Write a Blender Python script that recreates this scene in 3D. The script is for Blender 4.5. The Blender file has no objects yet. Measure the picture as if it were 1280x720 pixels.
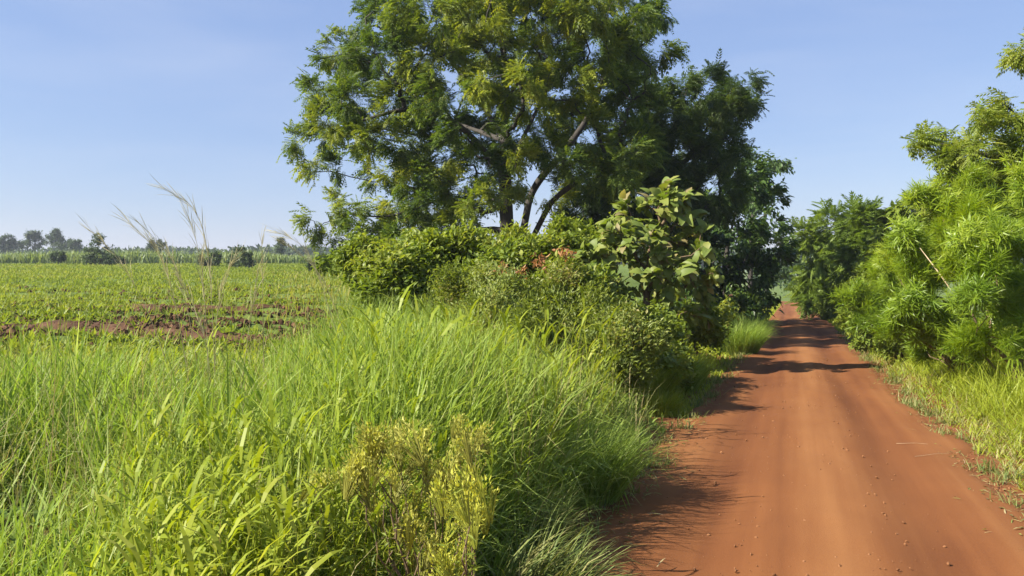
import bpy, math, random
import numpy as np
from mathutils import Vector, Matrix

rng = np.random.default_rng(7)
random.seed(7)
scene = bpy.context.scene
COL = scene.collection
R = math.radians

# ------------------------------------------------------------------ camera
PITCH = R(1.432)
cam_d = bpy.data.cameras.new('camera')
cam_d.sensor_width = 36.0
cam_d.lens = 36.0 * 1000 / 1280
cam_d.clip_start = 0.05
cam_d.clip_end = 5000
cam = bpy.data.objects.new('camera', cam_d)
cam.location = (0, 0, 1.6)
cam.rotation_euler = (R(90) - PITCH, 0, 0)
COL.objects.link(cam)
scene.camera = cam

# ------------------------------------------------------------------ light
SUN_EL, SUN_AZ = R(38), R(18)          # light travels towards +X, a little away from the camera
world = bpy.data.worlds.new('World')
scene.world = world
world.use_nodes = True
wn = world.node_tree.nodes
wl = world.node_tree.links
bg = wn['Background']
bg.inputs['Strength'].default_value = 0.075
sky = wn.new('ShaderNodeTexSky')
sky.sky_type = 'NISHITA'
sky.sun_disc = False
sky.sun_elevation = SUN_EL
sky.sun_rotation = math.atan2(-math.cos(SUN_AZ), -math.sin(SUN_AZ))
sky.altitude = 300
sky.air_density = 1.2
sky.dust_density = 0.35
sky.ozone_density = 3.0
# humid morning air evens the clear-sky gradient out; a trace of high cirrus
def vmath(op, a, b):
    n = wn.new('ShaderNodeVectorMath'); n.operation = op
    for i, q in enumerate((a, b)):
        if hasattr(q, 'is_output'): wl.new(q, n.inputs[i])
        else: n.inputs[i].default_value = q
    return n.outputs[0]
even = vmath('ADD', vmath('MULTIPLY', sky.outputs[0], (0.36, 0.33, 0.30)), (0.88, 1.25, 2.40))
wtc = wn.new('ShaderNodeTexCoord')
wmp = wn.new('ShaderNodeMapping'); wmp.inputs['Rotation'].default_value = (0.2, 0.3, 0.5); wmp.inputs['Scale'].default_value = (1.2, 1.2, 7.0)
wl.new(wtc.outputs['Generated'], wmp.inputs[0])
wnz = wn.new('ShaderNodeTexNoise'); wnz.inputs['Scale'].default_value = 1.7; wnz.inputs['Detail'].default_value = 7; wnz.inputs['Distortion'].default_value = 0.6
wl.new(wmp.outputs[0], wnz.inputs['Vector'])
wmr = wn.new('ShaderNodeMapRange'); wmr.inputs[1].default_value = 0.45; wmr.inputs[2].default_value = 0.8; wmr.inputs[4].default_value = 0.22
wl.new(wnz.outputs[0], wmr.inputs[0])
wmx = wn.new('ShaderNodeMix'); wmx.data_type = 'RGBA'
wl.new(wmr.outputs[0], wmx.inputs[0]); wl.new(even, wmx.inputs[6]); wmx.inputs[7].default_value = (3.6, 3.9, 4.6, 1)
wl.new(wmx.outputs[2], bg.inputs[0])

sun_d = bpy.data.lights.new('sun', 'SUN')
sun_d.energy = 4.8
sun_d.angle = R(0.53)
sun_d.color = (1.0, 0.93, 0.80)
sun = bpy.data.objects.new('sun', sun_d)
ldir = Vector((math.cos(SUN_EL) * math.cos(SUN_AZ), math.cos(SUN_EL) * math.sin(SUN_AZ), -math.sin(SUN_EL)))
sun.rotation_euler = ldir.to_track_quat('-Z', 'Y').to_euler()
sun.location = (-60, -20, 50)
COL.objects.link(sun)

scene.view_settings.view_transform = 'Standard'
scene.view_settings.look = 'None'
scene.view_settings.exposure = 1.5
scene.view_settings.gamma = 1.0
scene.cycles.max_bounces = 8
scene.cycles.transparent_max_bounces = 8

# ------------------------------------------------------------------ helpers
def dirs(px, py):
    """ray through photograph pixel, scaled so that its y is 1"""
    u = (px - 640) / 1000.0
    v = (360 - py) / 1000.0
    fy, fz = math.cos(PITCH), -math.sin(PITCH)
    uy, uz = math.sin(PITCH), math.cos(PITCH)
    y = fy + v * uy
    return u / y, (fz + v * uz) / y

def P(px, py, d):
    dx, dz = dirs(px, py)
    return np.array([dx * d, d, 1.6 + dz * d])

_tab = rng.random((256, 256))
def noise(x, y, s=1.0, o=0):
    x = np.asarray(x, float) / s + 31.7 * o + 1000
    y = np.asarray(y, float) / s + 17.3 * o + 1000
    xi = np.floor(x).astype(int); yi = np.floor(y).astype(int)
    fx = x - xi; fy = y - yi
    fx = fx * fx * (3 - 2 * fx); fy = fy * fy * (3 - 2 * fy)
    a = _tab[xi % 256, yi % 256]; b = _tab[(xi + 1) % 256, yi % 256]
    c = _tab[xi % 256, (yi + 1) % 256]; d = _tab[(xi + 1) % 256, (yi + 1) % 256]
    return (a * (1 - fx) + b * fx) * (1 - fy) + (c * (1 - fx) + d * fx) * fy

def sm(a, b, x):
    t = np.clip((np.asarray(x, float) - a) / (b - a), 0, 1)
    return t * t * (3 - 2 * t)

def roadc(y):
    y = np.asarray(y, float)
    far = np.clip(y - 88, 0, 85)
    return 0.352 * y + 0.17 - 0.010 * far ** 2
def zroad(y):
    y = np.asarray(y, float)
    yy = np.clip(y, -10, 170)
    return -0.028 * yy + 0.00007 * np.clip(yy - 60, 0, 200) ** 2
def zfield(y):
    y = np.asarray(y, float)
    return 0.0180 * np.clip(y, 0, 110) * sm(0, 20, y)
HALF = 1.56
def gz(x, y):
    x = np.asarray(x, float); y = np.asarray(y, float)
    u = x - roadc(y)
    w = sm(-15, -2.0, u)
    z = zroad(y) * w + zfield(y) * (1 - w)
    z = z + 0.10 * sm(1.6, 2.6, np.abs(u)) * sm(0, 3, y) * (1 - 0.5 * sm(-15, -4, -np.abs(u)))
    z = z + 0.05 * (noise(x, y, 1.3, 1) - 0.5) * sm(1.5, 2.4, np.abs(u))
    fld = sm(-5, -9, u) * sm(10, 13, y) * (1 - sm(80, 105, y))
    z = z + fld * (0.07 * np.sin(y * 3.6 + 0.5 * noise(x, y, 4, 2)) + 0.10 * (noise(x, y, 0.5, 3) - 0.5))
    return z

# --- mesh assembling
def make_mesh(name, chunks, mats, smooth=False):
    """chunks: list of (V (n,3), F (m,k) int, var (n,), mat index)"""
    chunks = [c for c in chunks if len(c[0])]
    nv = sum(len(c[0]) for c in chunks)
    V = np.concatenate([c[0] for c in chunks]).astype(np.float32)
    var = np.concatenate([np.broadcast_to(np.asarray(c[2], np.float32), (len(c[0]),)) for c in chunks])
    loops, sizes, mi = [], [], []
    off = 0
    for c in chunks:
        f = np.asarray(c[1], np.int64) + off
        loops.append(f.ravel()); sizes.append(np.full(len(f), f.shape[1])); mi.append(np.full(len(f), c[3]))
        off += len(c[0])
    loops = np.concatenate(loops).astype(np.int32); sizes = np.concatenate(sizes).astype(np.int32); mi = np.concatenate(mi).astype(np.int32)
    me = bpy.data.meshes.new(name)
    me.vertices.add(nv); me.vertices.foreach_set('co', V.ravel())
    me.loops.add(len(loops)); me.loops.foreach_set('vertex_index', loops)
    me.polygons.add(len(sizes))
    st = np.zeros(len(sizes), np.int32); st[1:] = np.cumsum(sizes)[:-1]
    me.polygons.foreach_set('loop_start', st)
    me.polygons.foreach_set('material_index', mi)
    me.polygons.foreach_set('use_smooth', np.full(len(sizes), smooth))
    a = me.attributes.new('var', 'FLOAT', 'POINT'); a.data.foreach_set('value', np.ascontiguousarray(var))
    for m in mats: me.materials.append(m)
    me.update(calc_edges=True)
    return me

def link(name, me, parent=None):
    o = bpy.data.objects.new(name, me)
    COL.objects.link(o)
    if parent is not None: o.parent = parent
    return o

def tag(o, label=None, cat=None, group=None, kind=None):
    if label: o['label'] = label
    if cat: o['category'] = cat
    if group: o['group'] = group
    if kind: o['kind'] = kind
    return o

def root(name, loc, label, cat, group=None):
    o = bpy.data.objects.new(name, None)
    o.empty_display_size = 0.2
    o.location = loc
    COL.objects.link(o)
    return tag(o, label, cat, group)

def norm(v):
    return v / np.maximum(np.linalg.norm(v, axis=-1, keepdims=True), 1e-9)

def frames(d, up):
    """columns x, y=d, z~up ; returns (N,3,3)"""
    y = norm(d)
    x = np.cross(y, up)
    bad = np.linalg.norm(x, axis=1) < 1e-4
    x[bad] = np.cross(y[bad], np.array([1.0, 0.13, 0.2]))
    x = norm(x); z = np.cross(x, y)
    return np.stack([x, y, z], axis=2)

def inst(T, loc, M, s):
    """place template T=(V,F) at loc with frames M and scale s"""
    V, F = T
    N, n = len(loc), len(V)
    W = np.einsum('nij,vj->nvi', M, V) * np.reshape(s, (-1, 1, 1)) + loc[:, None, :]
    FF = (F[None] + (np.arange(N) * n)[:, None, None]).reshape(-1, F.shape[1])
    return W.reshape(-1, 3), FF

def rand_unit(n):
    return norm(rng.normal(size=(n, 3)))

# --- tubes: every edge a tapered prism
def tubes(p0, p1, r0, r1, k=6):
    n = len(p0)
    up = np.tile(np.array([[0.17, 0.9, 0.31]]), (n, 1))
    M = frames(p1 - p0, up)
    a = np.arange(k) * 2 * math.pi / k
    c = np.stack([np.cos(a), np.zeros(k), np.sin(a)], 1)
    ring = np.einsum('nij,kj->nki', M, c)
    A = p0[:, None] + ring * r0[:, None, None]
    B = p1[:, None] + ring * r1[:, None, None]
    V = np.concatenate([A, B], 1).reshape(-1, 3)
    i = np.arange(k); j = (i + 1) % k
    f = np.stack([i, j, j + k, i + k], 1)
    F = (f[None] + (np.arange(n) * 2 * k)[:, None, None]).reshape(-1, 4)
    return V, F

def polytube(pts, radii, k=6):
    """one continuous tube along pts"""
    pts = np.asarray(pts, float); n = len(pts)
    t = np.gradient(pts, axis=0)
    M = frames(t, np.tile(np.array([[0.17, 0.9, 0.31]]), (n, 1)))
    a = np.arange(k) * 2 * math.pi / k
    c = np.stack([np.cos(a), np.zeros(k), np.sin(a)], 1)
    V = (pts[:, None] + np.einsum('nij,kj->nki', M, c) * np.asarray(radii)[:, None, None]).reshape(-1, 3)
    i = np.arange(k); j = (i + 1) % k
    f = np.stack([i, j, j + k, i + k], 1)
    F = (f[None] + (np.arange(n - 1) * k)[:, None, None]).reshape(-1, 4)
    return V, F

# ------------------------------------------------------------------ materials
def nodes_of(m):
    m.use_nodes = True
    nt = m.node_tree
    nt.nodes.clear()
    return nt, nt.nodes, nt.links


def make_ramp(nodes, cols):
    r = nodes.new('ShaderNodeValToRGB')
    e = r.color_ramp.elements
    n = len(cols)
    e[0].position = 0; e[0].color = (*cols[0], 1)
    e[1].position = 1; e[1].color = (*cols[-1], 1)
    for i in range(1, n - 1):
        el = e.new(i / (n - 1)); el.color = (*cols[i], 1)
    return r

def leaf_mat(name, cols, trans=0.35, rough=0.5, tint=(1.25, 1.2, 0.45), spec=0.35):
    m = bpy.data.materials.new(name)
    nt, N, L = nodes_of(m)
    at = N.new('ShaderNodeAttribute'); at.attribute_name = 'var'
    rp = make_ramp(N, cols)
    L.new(at.outputs['Fac'], rp.inputs[0])
    pb = N.new('ShaderNodeBsdfPrincipled')
    pb.inputs['Roughness'].default_value = rough
    pb.inputs['Specular IOR Level'].default_value = spec
    L.new(rp.outputs[0], pb.inputs['Base Color'])
    tr = N.new('ShaderNodeBsdfTranslucent')
    mx = N.new('ShaderNodeMix'); mx.data_type = 'RGBA'; mx.blend_type = 'MULTIPLY'
    mx.inputs[0].default_value = 1.0
    L.new(rp.outputs[0], mx.inputs[6]); mx.inputs[7].default_value = (*tint, 1)
    L.new(mx.outputs[2], tr.inputs[0])
    ms = N.new('ShaderNodeMixShader'); ms.inputs[0].default_value = trans
    L.new(pb.outputs[0], ms.inputs[1]); L.new(tr.outputs[0], ms.inputs[2])
    out = N.new('ShaderNodeOutputMaterial')
    L.new(ms.outputs[0], out.inputs[0])
    return m

def bark_mat(name, c0, c1, scale=9.0):
    m = bpy.data.materials.new(name)
    nt, N, L = nodes_of(m)
    tc = N.new('ShaderNodeTexCoord')
    mp = N.new('ShaderNodeMapping'); mp.inputs['Scale'].default_value = (1, 1, 0.25)
    L.new(tc.outputs['Object'], mp.inputs[0])
    nz = N.new('ShaderNodeTexNoise'); nz.inputs['Scale'].default_value = scale; nz.inputs['Detail'].default_value = 6
    L.new(mp.outputs[0], nz.inputs['Vector'])
    rp = make_ramp(N, [c0, c1]); L.new(nz.outputs[0], rp.inputs[0])
    pb = N.new('ShaderNodeBsdfPrincipled'); pb.inputs['Roughness'].default_value = 0.9
    L.new(rp.outputs[0], pb.inputs['Base Color'])
    bp = N.new('ShaderNodeBump'); bp.inputs['Strength'].default_value = 0.6; bp.inputs['Distance'].default_value = 0.03
    L.new(nz.outputs[0], bp.inputs['Height']); L.new(bp.outputs[0], pb.inputs['Normal'])
    out = N.new('ShaderNodeOutputMaterial'); L.new(pb.outputs[0], out.inputs[0])
    return m

def soil_mat(name, cols, scale, bump=0.5, dist=0.02, scale2=60.0, fine=0.35, stretch=None):
    """noise-mottled earth; stretch = rotation about z for streaks along the road"""
    m = bpy.data.materials.new(name)
    nt, N, L = nodes_of(m)
    tc = N.new('ShaderNodeTexCoord')
    n1 = N.new('ShaderNodeTexNoise'); n1.inputs['Scale'].default_value = scale; n1.inputs['Detail'].default_value = 8; n1.inputs['Roughness'].default_value = 0.6
    L.new(tc.outputs['Object'], n1.inputs['Vector'])
    n2 = N.new('ShaderNodeTexNoise'); n2.inputs['Scale'].default_value = scale2; n2.inputs['Detail'].default_value = 4
    L.new(tc.outputs['Object'], n2.inputs['Vector'])
    mix = N.new('ShaderNodeMix'); mix.data_type = 'FLOAT'; mix.inputs[0].default_value = fine
    L.new(n1.outputs[0], mix.inputs[2]); L.new(n2.outputs[0], mix.inputs[3])
    val = mix.outputs[0]
    if stretch is not None:
        mp = N.new('ShaderNodeMapping'); mp.vector_type = 'TEXTURE'
        mp.inputs['Rotation'].default_value = (0, 0, stretch)
        mp.inputs['Scale'].default_value = (0.40, 14.0, 1)
        mq = N.new('ShaderNodeMapping'); mq.vector_type = 'TEXTURE'
        mq.inputs['Rotation'].default_value = (0, 0, stretch); mq.inputs['Scale'].default_value = (0.8, 3.5, 1)
        L.new(tc.outputs['Object'], mq.inputs[0]); L.new(mq.outputs[0], n1.inputs['Vector'])
        L.new(tc.outputs['Object'], mp.inputs[0])
        n3 = N.new('ShaderNodeTexNoise'); n3.inputs['Scale'].default_value = 1.6; n3.inputs['Detail'].default_value = 5
        L.new(mp.outputs[0], n3.inputs['Vector'])
        m3 = N.new('ShaderNodeMix'); m3.data_type = 'FLOAT'; m3.inputs[0].default_value = 0.5
        L.new(val, m3.inputs[2]); L.new(n3.outputs[0], m3.inputs[3])
        val = m3.outputs[0]
        # worn wheel tracks: loose pale dust on the ridge and verges, packed red clay in the tracks
        at = N.new('ShaderNodeAttribute'); at.attribute_name = 'var'
        ad = N.new('ShaderNodeMath'); ad.operation = 'MULTIPLY_ADD'
        L.new(at.outputs['Fac'], ad.inputs[0]); ad.inputs[1].default_value = 0.30; L.new(val, ad.inputs[2])
        sb = N.new('ShaderNodeMath'); sb.operation = 'SUBTRACT'; L.new(ad.outputs[0], sb.inputs[0]); sb.inputs[1].default_value = 0.15
        val = sb.outputs[0]
    mr = N.new('ShaderNodeMapRange'); mr.inputs[1].default_value = 0.32; mr.inputs[2].default_value = 0.68
    L.new(val, mr.inputs[0])
    rp = make_ramp(N, cols); L.new(mr.outputs[0], rp.inputs[0])
    pb = N.new('ShaderNodeBsdfPrincipled'); pb.inputs['Roughness'].default_value = 0.95
    pb.inputs['Specular IOR Level'].default_value = 0.15
    L.new(rp.outputs[0], pb.inputs['Base Color'])
    bp = N.new('ShaderNodeBump'); bp.inputs['Strength'].default_value = bump; bp.inputs['Distance'].default_value = dist
    L.new(val, bp.inputs['Height']); L.new(bp.outputs[0], pb.inputs['Normal'])
    out = N.new('ShaderNodeOutputMaterial'); L.new(pb.outputs[0], out.inputs[0])
    return m

M_road = soil_mat('laterite', [(0.110, 0.038, 0.0125), (0.165, 0.062, 0.020), (0.225, 0.096, 0.033)], 1.1, 0.7, 0.014, 110.0, 0.40, stretch=R(-19.3))
M_ground = soil_mat('verge_earth', [(0.10, 0.036, 0.013), (0.165, 0.06, 0.022), (0.13, 0.08, 0.028)], 2.0, 0.6, 0.03, 45.0)
M_field = soil_mat('field_earth', [(0.06, 0.085, 0.018), (0.09, 0.13, 0.024), (0.12, 0.15, 0.035)], 0.8, 0.7, 0.05, 14.0)
M_clod = soil_mat('clod_earth', [(0.04, 0.022, 0.012), (0.085, 0.044, 0.024), (0.14, 0.078, 0.043)], 4.0, 0.6, 0.02, 40.0)
M_stone = soil_mat('pebble_stone', [(0.12, 0.05, 0.02), (0.18, 0.08, 0.034), (0.25, 0.13, 0.065)], 6.0, 0.3, 0.01, 60.0)
M_bark = bark_mat('grey_bark', (0.017, 0.014, 0.012), (0.058, 0.049, 0.041))
M_bark2 = bark_mat('brown_twig', (0.07, 0.045, 0.025), (0.19, 0.13, 0.07), 20)
M_dead = bark_mat('pale_dead_wood', (0.34, 0.26, 0.15), (0.52, 0.42, 0.26), 20)

M_neem = leaf_mat('neem_leaf', [(0.042, 0.08, 0.018), (0.092, 0.148, 0.023), (0.19, 0.24, 0.028), (0.36, 0.37, 0.03)], 0.5)
M_neem2 = leaf_mat('dark_neem_leaf', [(0.028, 0.054, 0.014), (0.055, 0.095, 0.017), (0.1, 0.145, 0.02), (0.21, 0.23, 0.024)], 0.45)
M_broad = leaf_mat('dark_broad_leaf', [(0.026, 0.055, 0.015), (0.052, 0.098, 0.02), (0.095, 0.155, 0.028), (0.16, 0.21, 0.036)], 0.38, 0.4)
M_light = leaf_mat('pale_tree_leaf', [(0.05, 0.10, 0.03), (0.08, 0.14, 0.035), (0.12, 0.18, 0.05)], 0.35)
M_teak = leaf_mat('large_leaf', [(0.125, 0.175, 0.03), (0.175, 0.22, 0.038), (0.23, 0.25, 0.055), (0.25, 0.2, 0.09)], 0.4, 0.55, (1.1, 1.15, 0.4))
M_hedge = leaf_mat('shrub_leaf', [(0.1, 0.15, 0.02), (0.16, 0.22, 0.026), (0.22, 0.27, 0.036), (0.29, 0.3, 0.055)], 0.46)
M_weed = leaf_mat('dry_weed_leaf', [(0.12, 0.16, 0.03), (0.175, 0.225, 0.042), (0.235, 0.275, 0.058), (0.32, 0.26, 0.11)], 0.43)
M_strap = leaf_mat('strap_leaf', [(0.11, 0.19, 0.016), (0.17, 0.26, 0.02), (0.23, 0.32, 0.025), (0.33, 0.38, 0.035)], 0.5, 0.4)
M_small = leaf_mat('roadside_shrub_leaf', [(0.09, 0.145, 0.018), (0.135, 0.2, 0.025), (0.19, 0.255, 0.036)], 0.44)
M_grass = leaf_mat('tall_grass', [(0.14, 0.22, 0.026), (0.2, 0.295, 0.045), (0.28, 0.36, 0.07), (0.4, 0.46, 0.17)], 0.46, 0.55, (1.15, 1.15, 0.5), spec=0.2)
M_leafy = leaf_mat('leafy_grass', [(0.16, 0.22, 0.018), (0.23, 0.295, 0.024), (0.3, 0.35, 0.034), (0.4, 0.41, 0.08)], 0.47, 0.45, (1.15, 1.1, 0.45), spec=0.2)
M_dry = leaf_mat('straw_grass', [(0.13, 0.19, 0.04), (0.20, 0.24, 0.065), (0.31, 0.29, 0.11), (0.40, 0.33, 0.17)], 0.35, 0.6, (1.1, 1.0, 0.6), spec=0.2)
M_clump = leaf_mat('splayed_grass', [(0.09, 0.14, 0.026), (0.14, 0.19, 0.04), (0.21, 0.23, 0.065), (0.34, 0.29, 0.13)], 0.38, 0.6, (1.1, 1.0, 0.5))
M_crop = leaf_mat('field_crop_leaf', [(0.12, 0.165, 0.026), (0.175, 0.235, 0.035), (0.23, 0.28, 0.048), (0.31, 0.29, 0.09)], 0.44, spec=0.2)
M_cane = leaf_mat('cane_leaf', [(0.13, 0.185, 0.06), (0.17, 0.235, 0.08), (0.22, 0.275, 0.11), (0.28, 0.31, 0.15)], 0.35)
M_far = leaf_mat('far_leaf', [(0.03, 0.055, 0.018), (0.05, 0.085, 0.024), (0.075, 0.115, 0.032)], 0.3)
M_flower = leaf_mat('yellow_floret', [(0.3, 0.33, 0.04), (0.42, 0.44, 0.05), (0.54, 0.52, 0.07)], 0.35, 0.6, (1.1, 1.05, 0.5))
M_brownflower = leaf_mat('olive_floret', [(0.3, 0.3, 0.06), (0.44, 0.44, 0.085), (0.58, 0.58, 0.14)], 0.48, 0.6, (1.1, 1.05, 0.5))
M_brown = leaf_mat('brown_weed_leaf', [(0.12, 0.085, 0.035), (0.18, 0.15, 0.05), (0.22, 0.23, 0.06)], 0.4)
M_orange = leaf_mat('orange_dry_leaf', [(0.24, 0.1, 0.035), (0.32, 0.15, 0.055), (0.38, 0.22, 0.09)], 0.35, 0.6, (1.1, 0.9, 0.6))
M_plume = leaf_mat('straw_plume', [(0.28, 0.26, 0.14), (0.38, 0.34, 0.19), (0.48, 0.43, 0.26)], 0.4, 0.6, (1.05, 1.0, 0.8))

# ------------------------------------------------------------------ ground and road
def axis(segs):
    out = []
    for a, b, st in segs: out.append(np.arange(a, b, st))
    return np.concatenate(out)
gy = axis([(-40, 0, 2.5), (0, 30, 0.22), (30, 60, 0.5), (60, 130, 2), (130, 400, 12), (400, 2600, 110)])
gu = axis([(-2400, -300, 120), (-300, -80, 14), (-80, -34, 2), (-34, -14, 0.5), (-14, 6, 0.22), (6, 20, 1), (20, 100, 6), (100, 2400, 120)])
YY, UU = np.meshgrid(gy, gu, indexing='ij')
XX = UU + roadc(np.clip(YY, -40, 175))
uu = XX - roadc(YY)
ZZ = gz(XX, YY)
nu_ = len(gu); ny_ = len(gy)
V = np.stack([XX, YY, ZZ], 2).reshape(-1, 3)
ii = (np.arange(ny_ - 1)[:, None] * nu_ + np.arange(nu_ - 1)[None]).ravel()
F = np.stack([ii, ii + 1, ii + nu_ + 1, ii + nu_], 1)
uc = UU.ravel()[ii]; yc = YY.ravel()[ii]
isf = ((uc < -7.5 + 2.0 * (noise(uc, yc, 1.5, 4) - .5)) & (yc > 9)) | (uc > 6.5) | (yc > 100)
me = make_mesh('ground', [(V, F[~isf], 0, 0)], [M_ground], True)
# field and verge share vertices, so one sheet with two materials
me = make_mesh('ground', [(V, F, 0, 0)], [M_ground, M_field], True)
me.polygons.foreach_set('material_index', isf.astype(np.int32))
tag(link('ground', me), 'brown earth and green field floor running to the horizon', 'ground', kind='structure')

ry = axis([(-12, 30, 0.12), (30, 70, 0.4), (70, 172, 1.5)])
ru = np.linspace(-1.0, 1.0, 41)
RY, RU = np.meshgrid(ry, ru, indexing='ij')
hl = HALF + 0.16 * (noise(RY * 0 + 1, RY, 0.9, 5) - 0.5) + 0.14 * (noise(RY * 0 + 1, RY, 0.27, 6) - 0.5)
hr = HALF + 0.30 * (noise(RY * 0 + 9, RY, 1.4, 7) - 0.5) + 0.14 * (noise(RY * 0 + 9, RY, 0.3, 8) - 0.5)
us = np.where(RU < 0, RU * hl, RU * hr)
RX = us + roadc(RY)
tr = np.exp(-((np.abs(us) - 0.72) / 0.27) ** 2)
RZ = zroad(RY) + 0.045 * (1 - RU ** 4) + 0.012 - 0.042 * tr + 0.020 * (noise(RX, RY, 0.8, 9) - .5) + 0.010 * (noise(RX, RY, 0.2, 10) - .5)
RZ = np.where(np.abs(RU) > 0.99, gz(RX, RY) - 0.01, RZ)
wob_ = .18 * (noise(RY * 0, RY, 3.0, 61) - .5)
trk = np.clip(.55 + .45 * np.exp(-((us - .12 - wob_) / .28) ** 2) - .5 * np.exp(-((us - .75 - wob_) / .30) ** 2) - .4 * np.exp(-((us + .62 - wob_) / .32) ** 2) + .15 * (noise(RX, RY, .5, 62) - .5), 0, 1)
V = np.stack([RX, RY, RZ], 2).reshape(-1, 3)
n2 = len(ru)
ii = (np.arange(len(ry) - 1)[:, None] * n2 + np.arange(n2 - 1)[None]).ravel()
me = make_mesh('road', [(V, np.stack([ii, ii + 1, ii + n2 + 1, ii + n2], 1), trk.ravel(), 0)], [M_road], True)
tag(link('road', me), 'red laterite dirt road running away between the bushes', 'road', kind='structure')
def rz(x, y):
    return zroad(y) + 0.05

# pebbles: small angular stones and grit scattered over the road
def ico():
    t = (1 + 5 ** .5) / 2
    v = np.array([(-1, t, 0), (1, t, 0), (-1, -t, 0), (1, -t, 0), (0, -1, t), (0, 1, t), (0, -1, -t), (0, 1, -t), (t, 0, -1), (t, 0, 1), (-t, 0, -1), (-t, 0, 1)], float)
    v /= np.linalg.norm(v[0])
    f = np.array([(0, 11, 5), (0, 5, 1), (0, 1, 7), (0, 7, 10), (0, 10, 11), (1, 5, 9), (5, 11, 4), (11, 10, 2), (10, 7, 6), (7, 1, 8), (3, 9, 4), (3, 4, 2), (3, 2, 6), (3, 6, 8), (3, 8, 9), (4, 9, 5), (2, 4, 11), (6, 2, 10), (8, 6, 7), (9, 8, 1)])
    return v, f
ICO = ico()
n = 4200
y = 3.0 + 22 * rng.random(n) ** 1.7
side = rng.random(n)
u = np.where(side < 0.45, rng.normal(0, 0.35, n), np.where(side < 0.8, 1.35 + 0.3 * rng.random(n), -1.4 + rng.normal(0, 0.2, n)))
u = np.clip(u, -1.6, 1.75)
x = u + roadc(y)
s = 0.0025 + 0.011 * rng.random(n) ** 5
M = frames(rand_unit(n), rand_unit(n)) * np.array([1, 1.3, 0.7])
Vp, Fp = inst(ICO, np.stack([x, y, rz(x, y) - 0.028 * np.clip(1 - np.abs(np.abs(u) - .72) / .3, 0, 1) + s * 0.2 - 0.045 * (np.abs(u) / HALF) ** 4], 1), M, s)
tag(link('pebbles', make_mesh('pebbles', [(Vp, Fp, 0, 0)], [M_stone])), 'loose pebbles and grit scattered over the red road', 'pebbles', kind='stuff')

# ------------------------------------------------------------------ leaf templates (axis +Y, face +Z)
def T_quadleaf(w=0.3, fold=0.06):
    V = np.array([(0, 0, 0), (w / 2, 0.42, fold), (0, 1, -0.05), (-w / 2, 0.42, fold)], float)
    return V, np.array([(0, 1, 2), (0, 2, 3)])
def T_leaf6(w=0.5, fold=0.08, droop=0.18):
    V = np.array([(0, 0, 0), (w * .42, .28, fold), (w * .5, .58, fold - droop * .4), (0, 1, -droop), (-w * .5, .58, fold - droop * .4), (-w * .42, .28, fold), (0, .45, -droop * .1)], float)
    return V, np.array([(0, 1, 6), (1, 2, 6), (2, 3, 6), (3, 4, 6), (4, 5, 6), (5, 0, 6)])
def T_pinnate(pairs, ll, lw, droop=0.35, spread=62, term=True):
    """compound leaf of unit rachis length"""
    lv, lf = T_quadleaf(lw, 0.05)
    Vs, Fs = [], []
    k = 0
    def add(pos, ang, side, sc, pitch):
        nonlocal k
        a = math.radians(ang) * side
        d = np.array([math.sin(a), math.cos(a) * 1.0, -pitch])
        M = frames(d[None], np.array([[0.1 * side, 0, 1.0]]))[0]
        Vs.append((lv @ M.T) * sc + pos); Fs.append(lf + k); k += len(lv)
    for i in range(pairs):
        t = 0.18 + 0.78 * i / max(1, pairs - 1)
        pos = np.array([0, t, -droop * t * t])
        sc = ll * (0.75 + 0.5 * math.sin(math.pi * (i + 0.7) / (pairs + .6)))
        for s in (1, -1): add(pos, spread - 22 * t, s, sc, 0.25 + 0.5 * t * droop * 2)
    if term: add(np.array([0, 0.97, -droop * .94]), 0, 1, ll, 0.6)
    return np.concatenate(Vs), np.concatenate(Fs)
def T_strap(w, bend, seg=3):
    """narrow arching leaf of unit length"""
    pts = [np.zeros(2)]
    ang = 0.0
    for i in range(seg):
        pts.append(pts[-1] + np.array([math.cos(ang), math.sin(ang)]) / seg)
        ang -= bend / seg
    V = []
    prof = [0.35, 1.0, 0.8][:seg] if seg == 3 else np.linspace(1, .5, seg)
    for i in range(seg):
        V += [(-w / 2 * prof[i], pts[i][0], pts[i][1]), (w / 2 * prof[i], pts[i][0], pts[i][1])]
    V.append((0, pts[-1][0], pts[-1][1]))
    F = []
    for i in range(seg - 1):
        a = 2 * i
        F += [(a, a + 1, a + 3), (a, a + 3, a + 2)]
    F.append((2 * seg - 2, 2 * seg - 1, 2 * seg))
    return np.array(V, float), np.array(F)
def T_whorl(n, w, bend, seed, l0=0.7):
    """tuft of strap leaves spiralling off a shoot of unit reach, shoot axis +Y"""
    r = np.random.default_rng(seed)
    Vs, Fs, k = [], [], 0
    for i in range(n):
        t = i / n
        a = i * 2.4 + r.normal(0, .2)
        el = 0.05 + 1.15 * t + r.normal(0, .12)          # lower leaves spread, upper ones stand
        d = np.array([math.cos(a) * math.cos(el), math.sin(el), math.sin(a) * math.cos(el)])
        lv, lf = T_strap(w * r.uniform(.8, 1.2), bend * r.uniform(.4, 1.3))
        M = frames(d[None], np.array([[0, 1.0, 0]]) + 0.25 * r.normal(size=(1, 3)))[0]
        Vs.append((lv * l0 * r.uniform(.75, 1.2)) @ M.T + np.array([0, 0.42 * t, 0])); Fs.append(lf + k); k += len(lv)
    return np.concatenate(Vs), np.concatenate(Fs)

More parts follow.
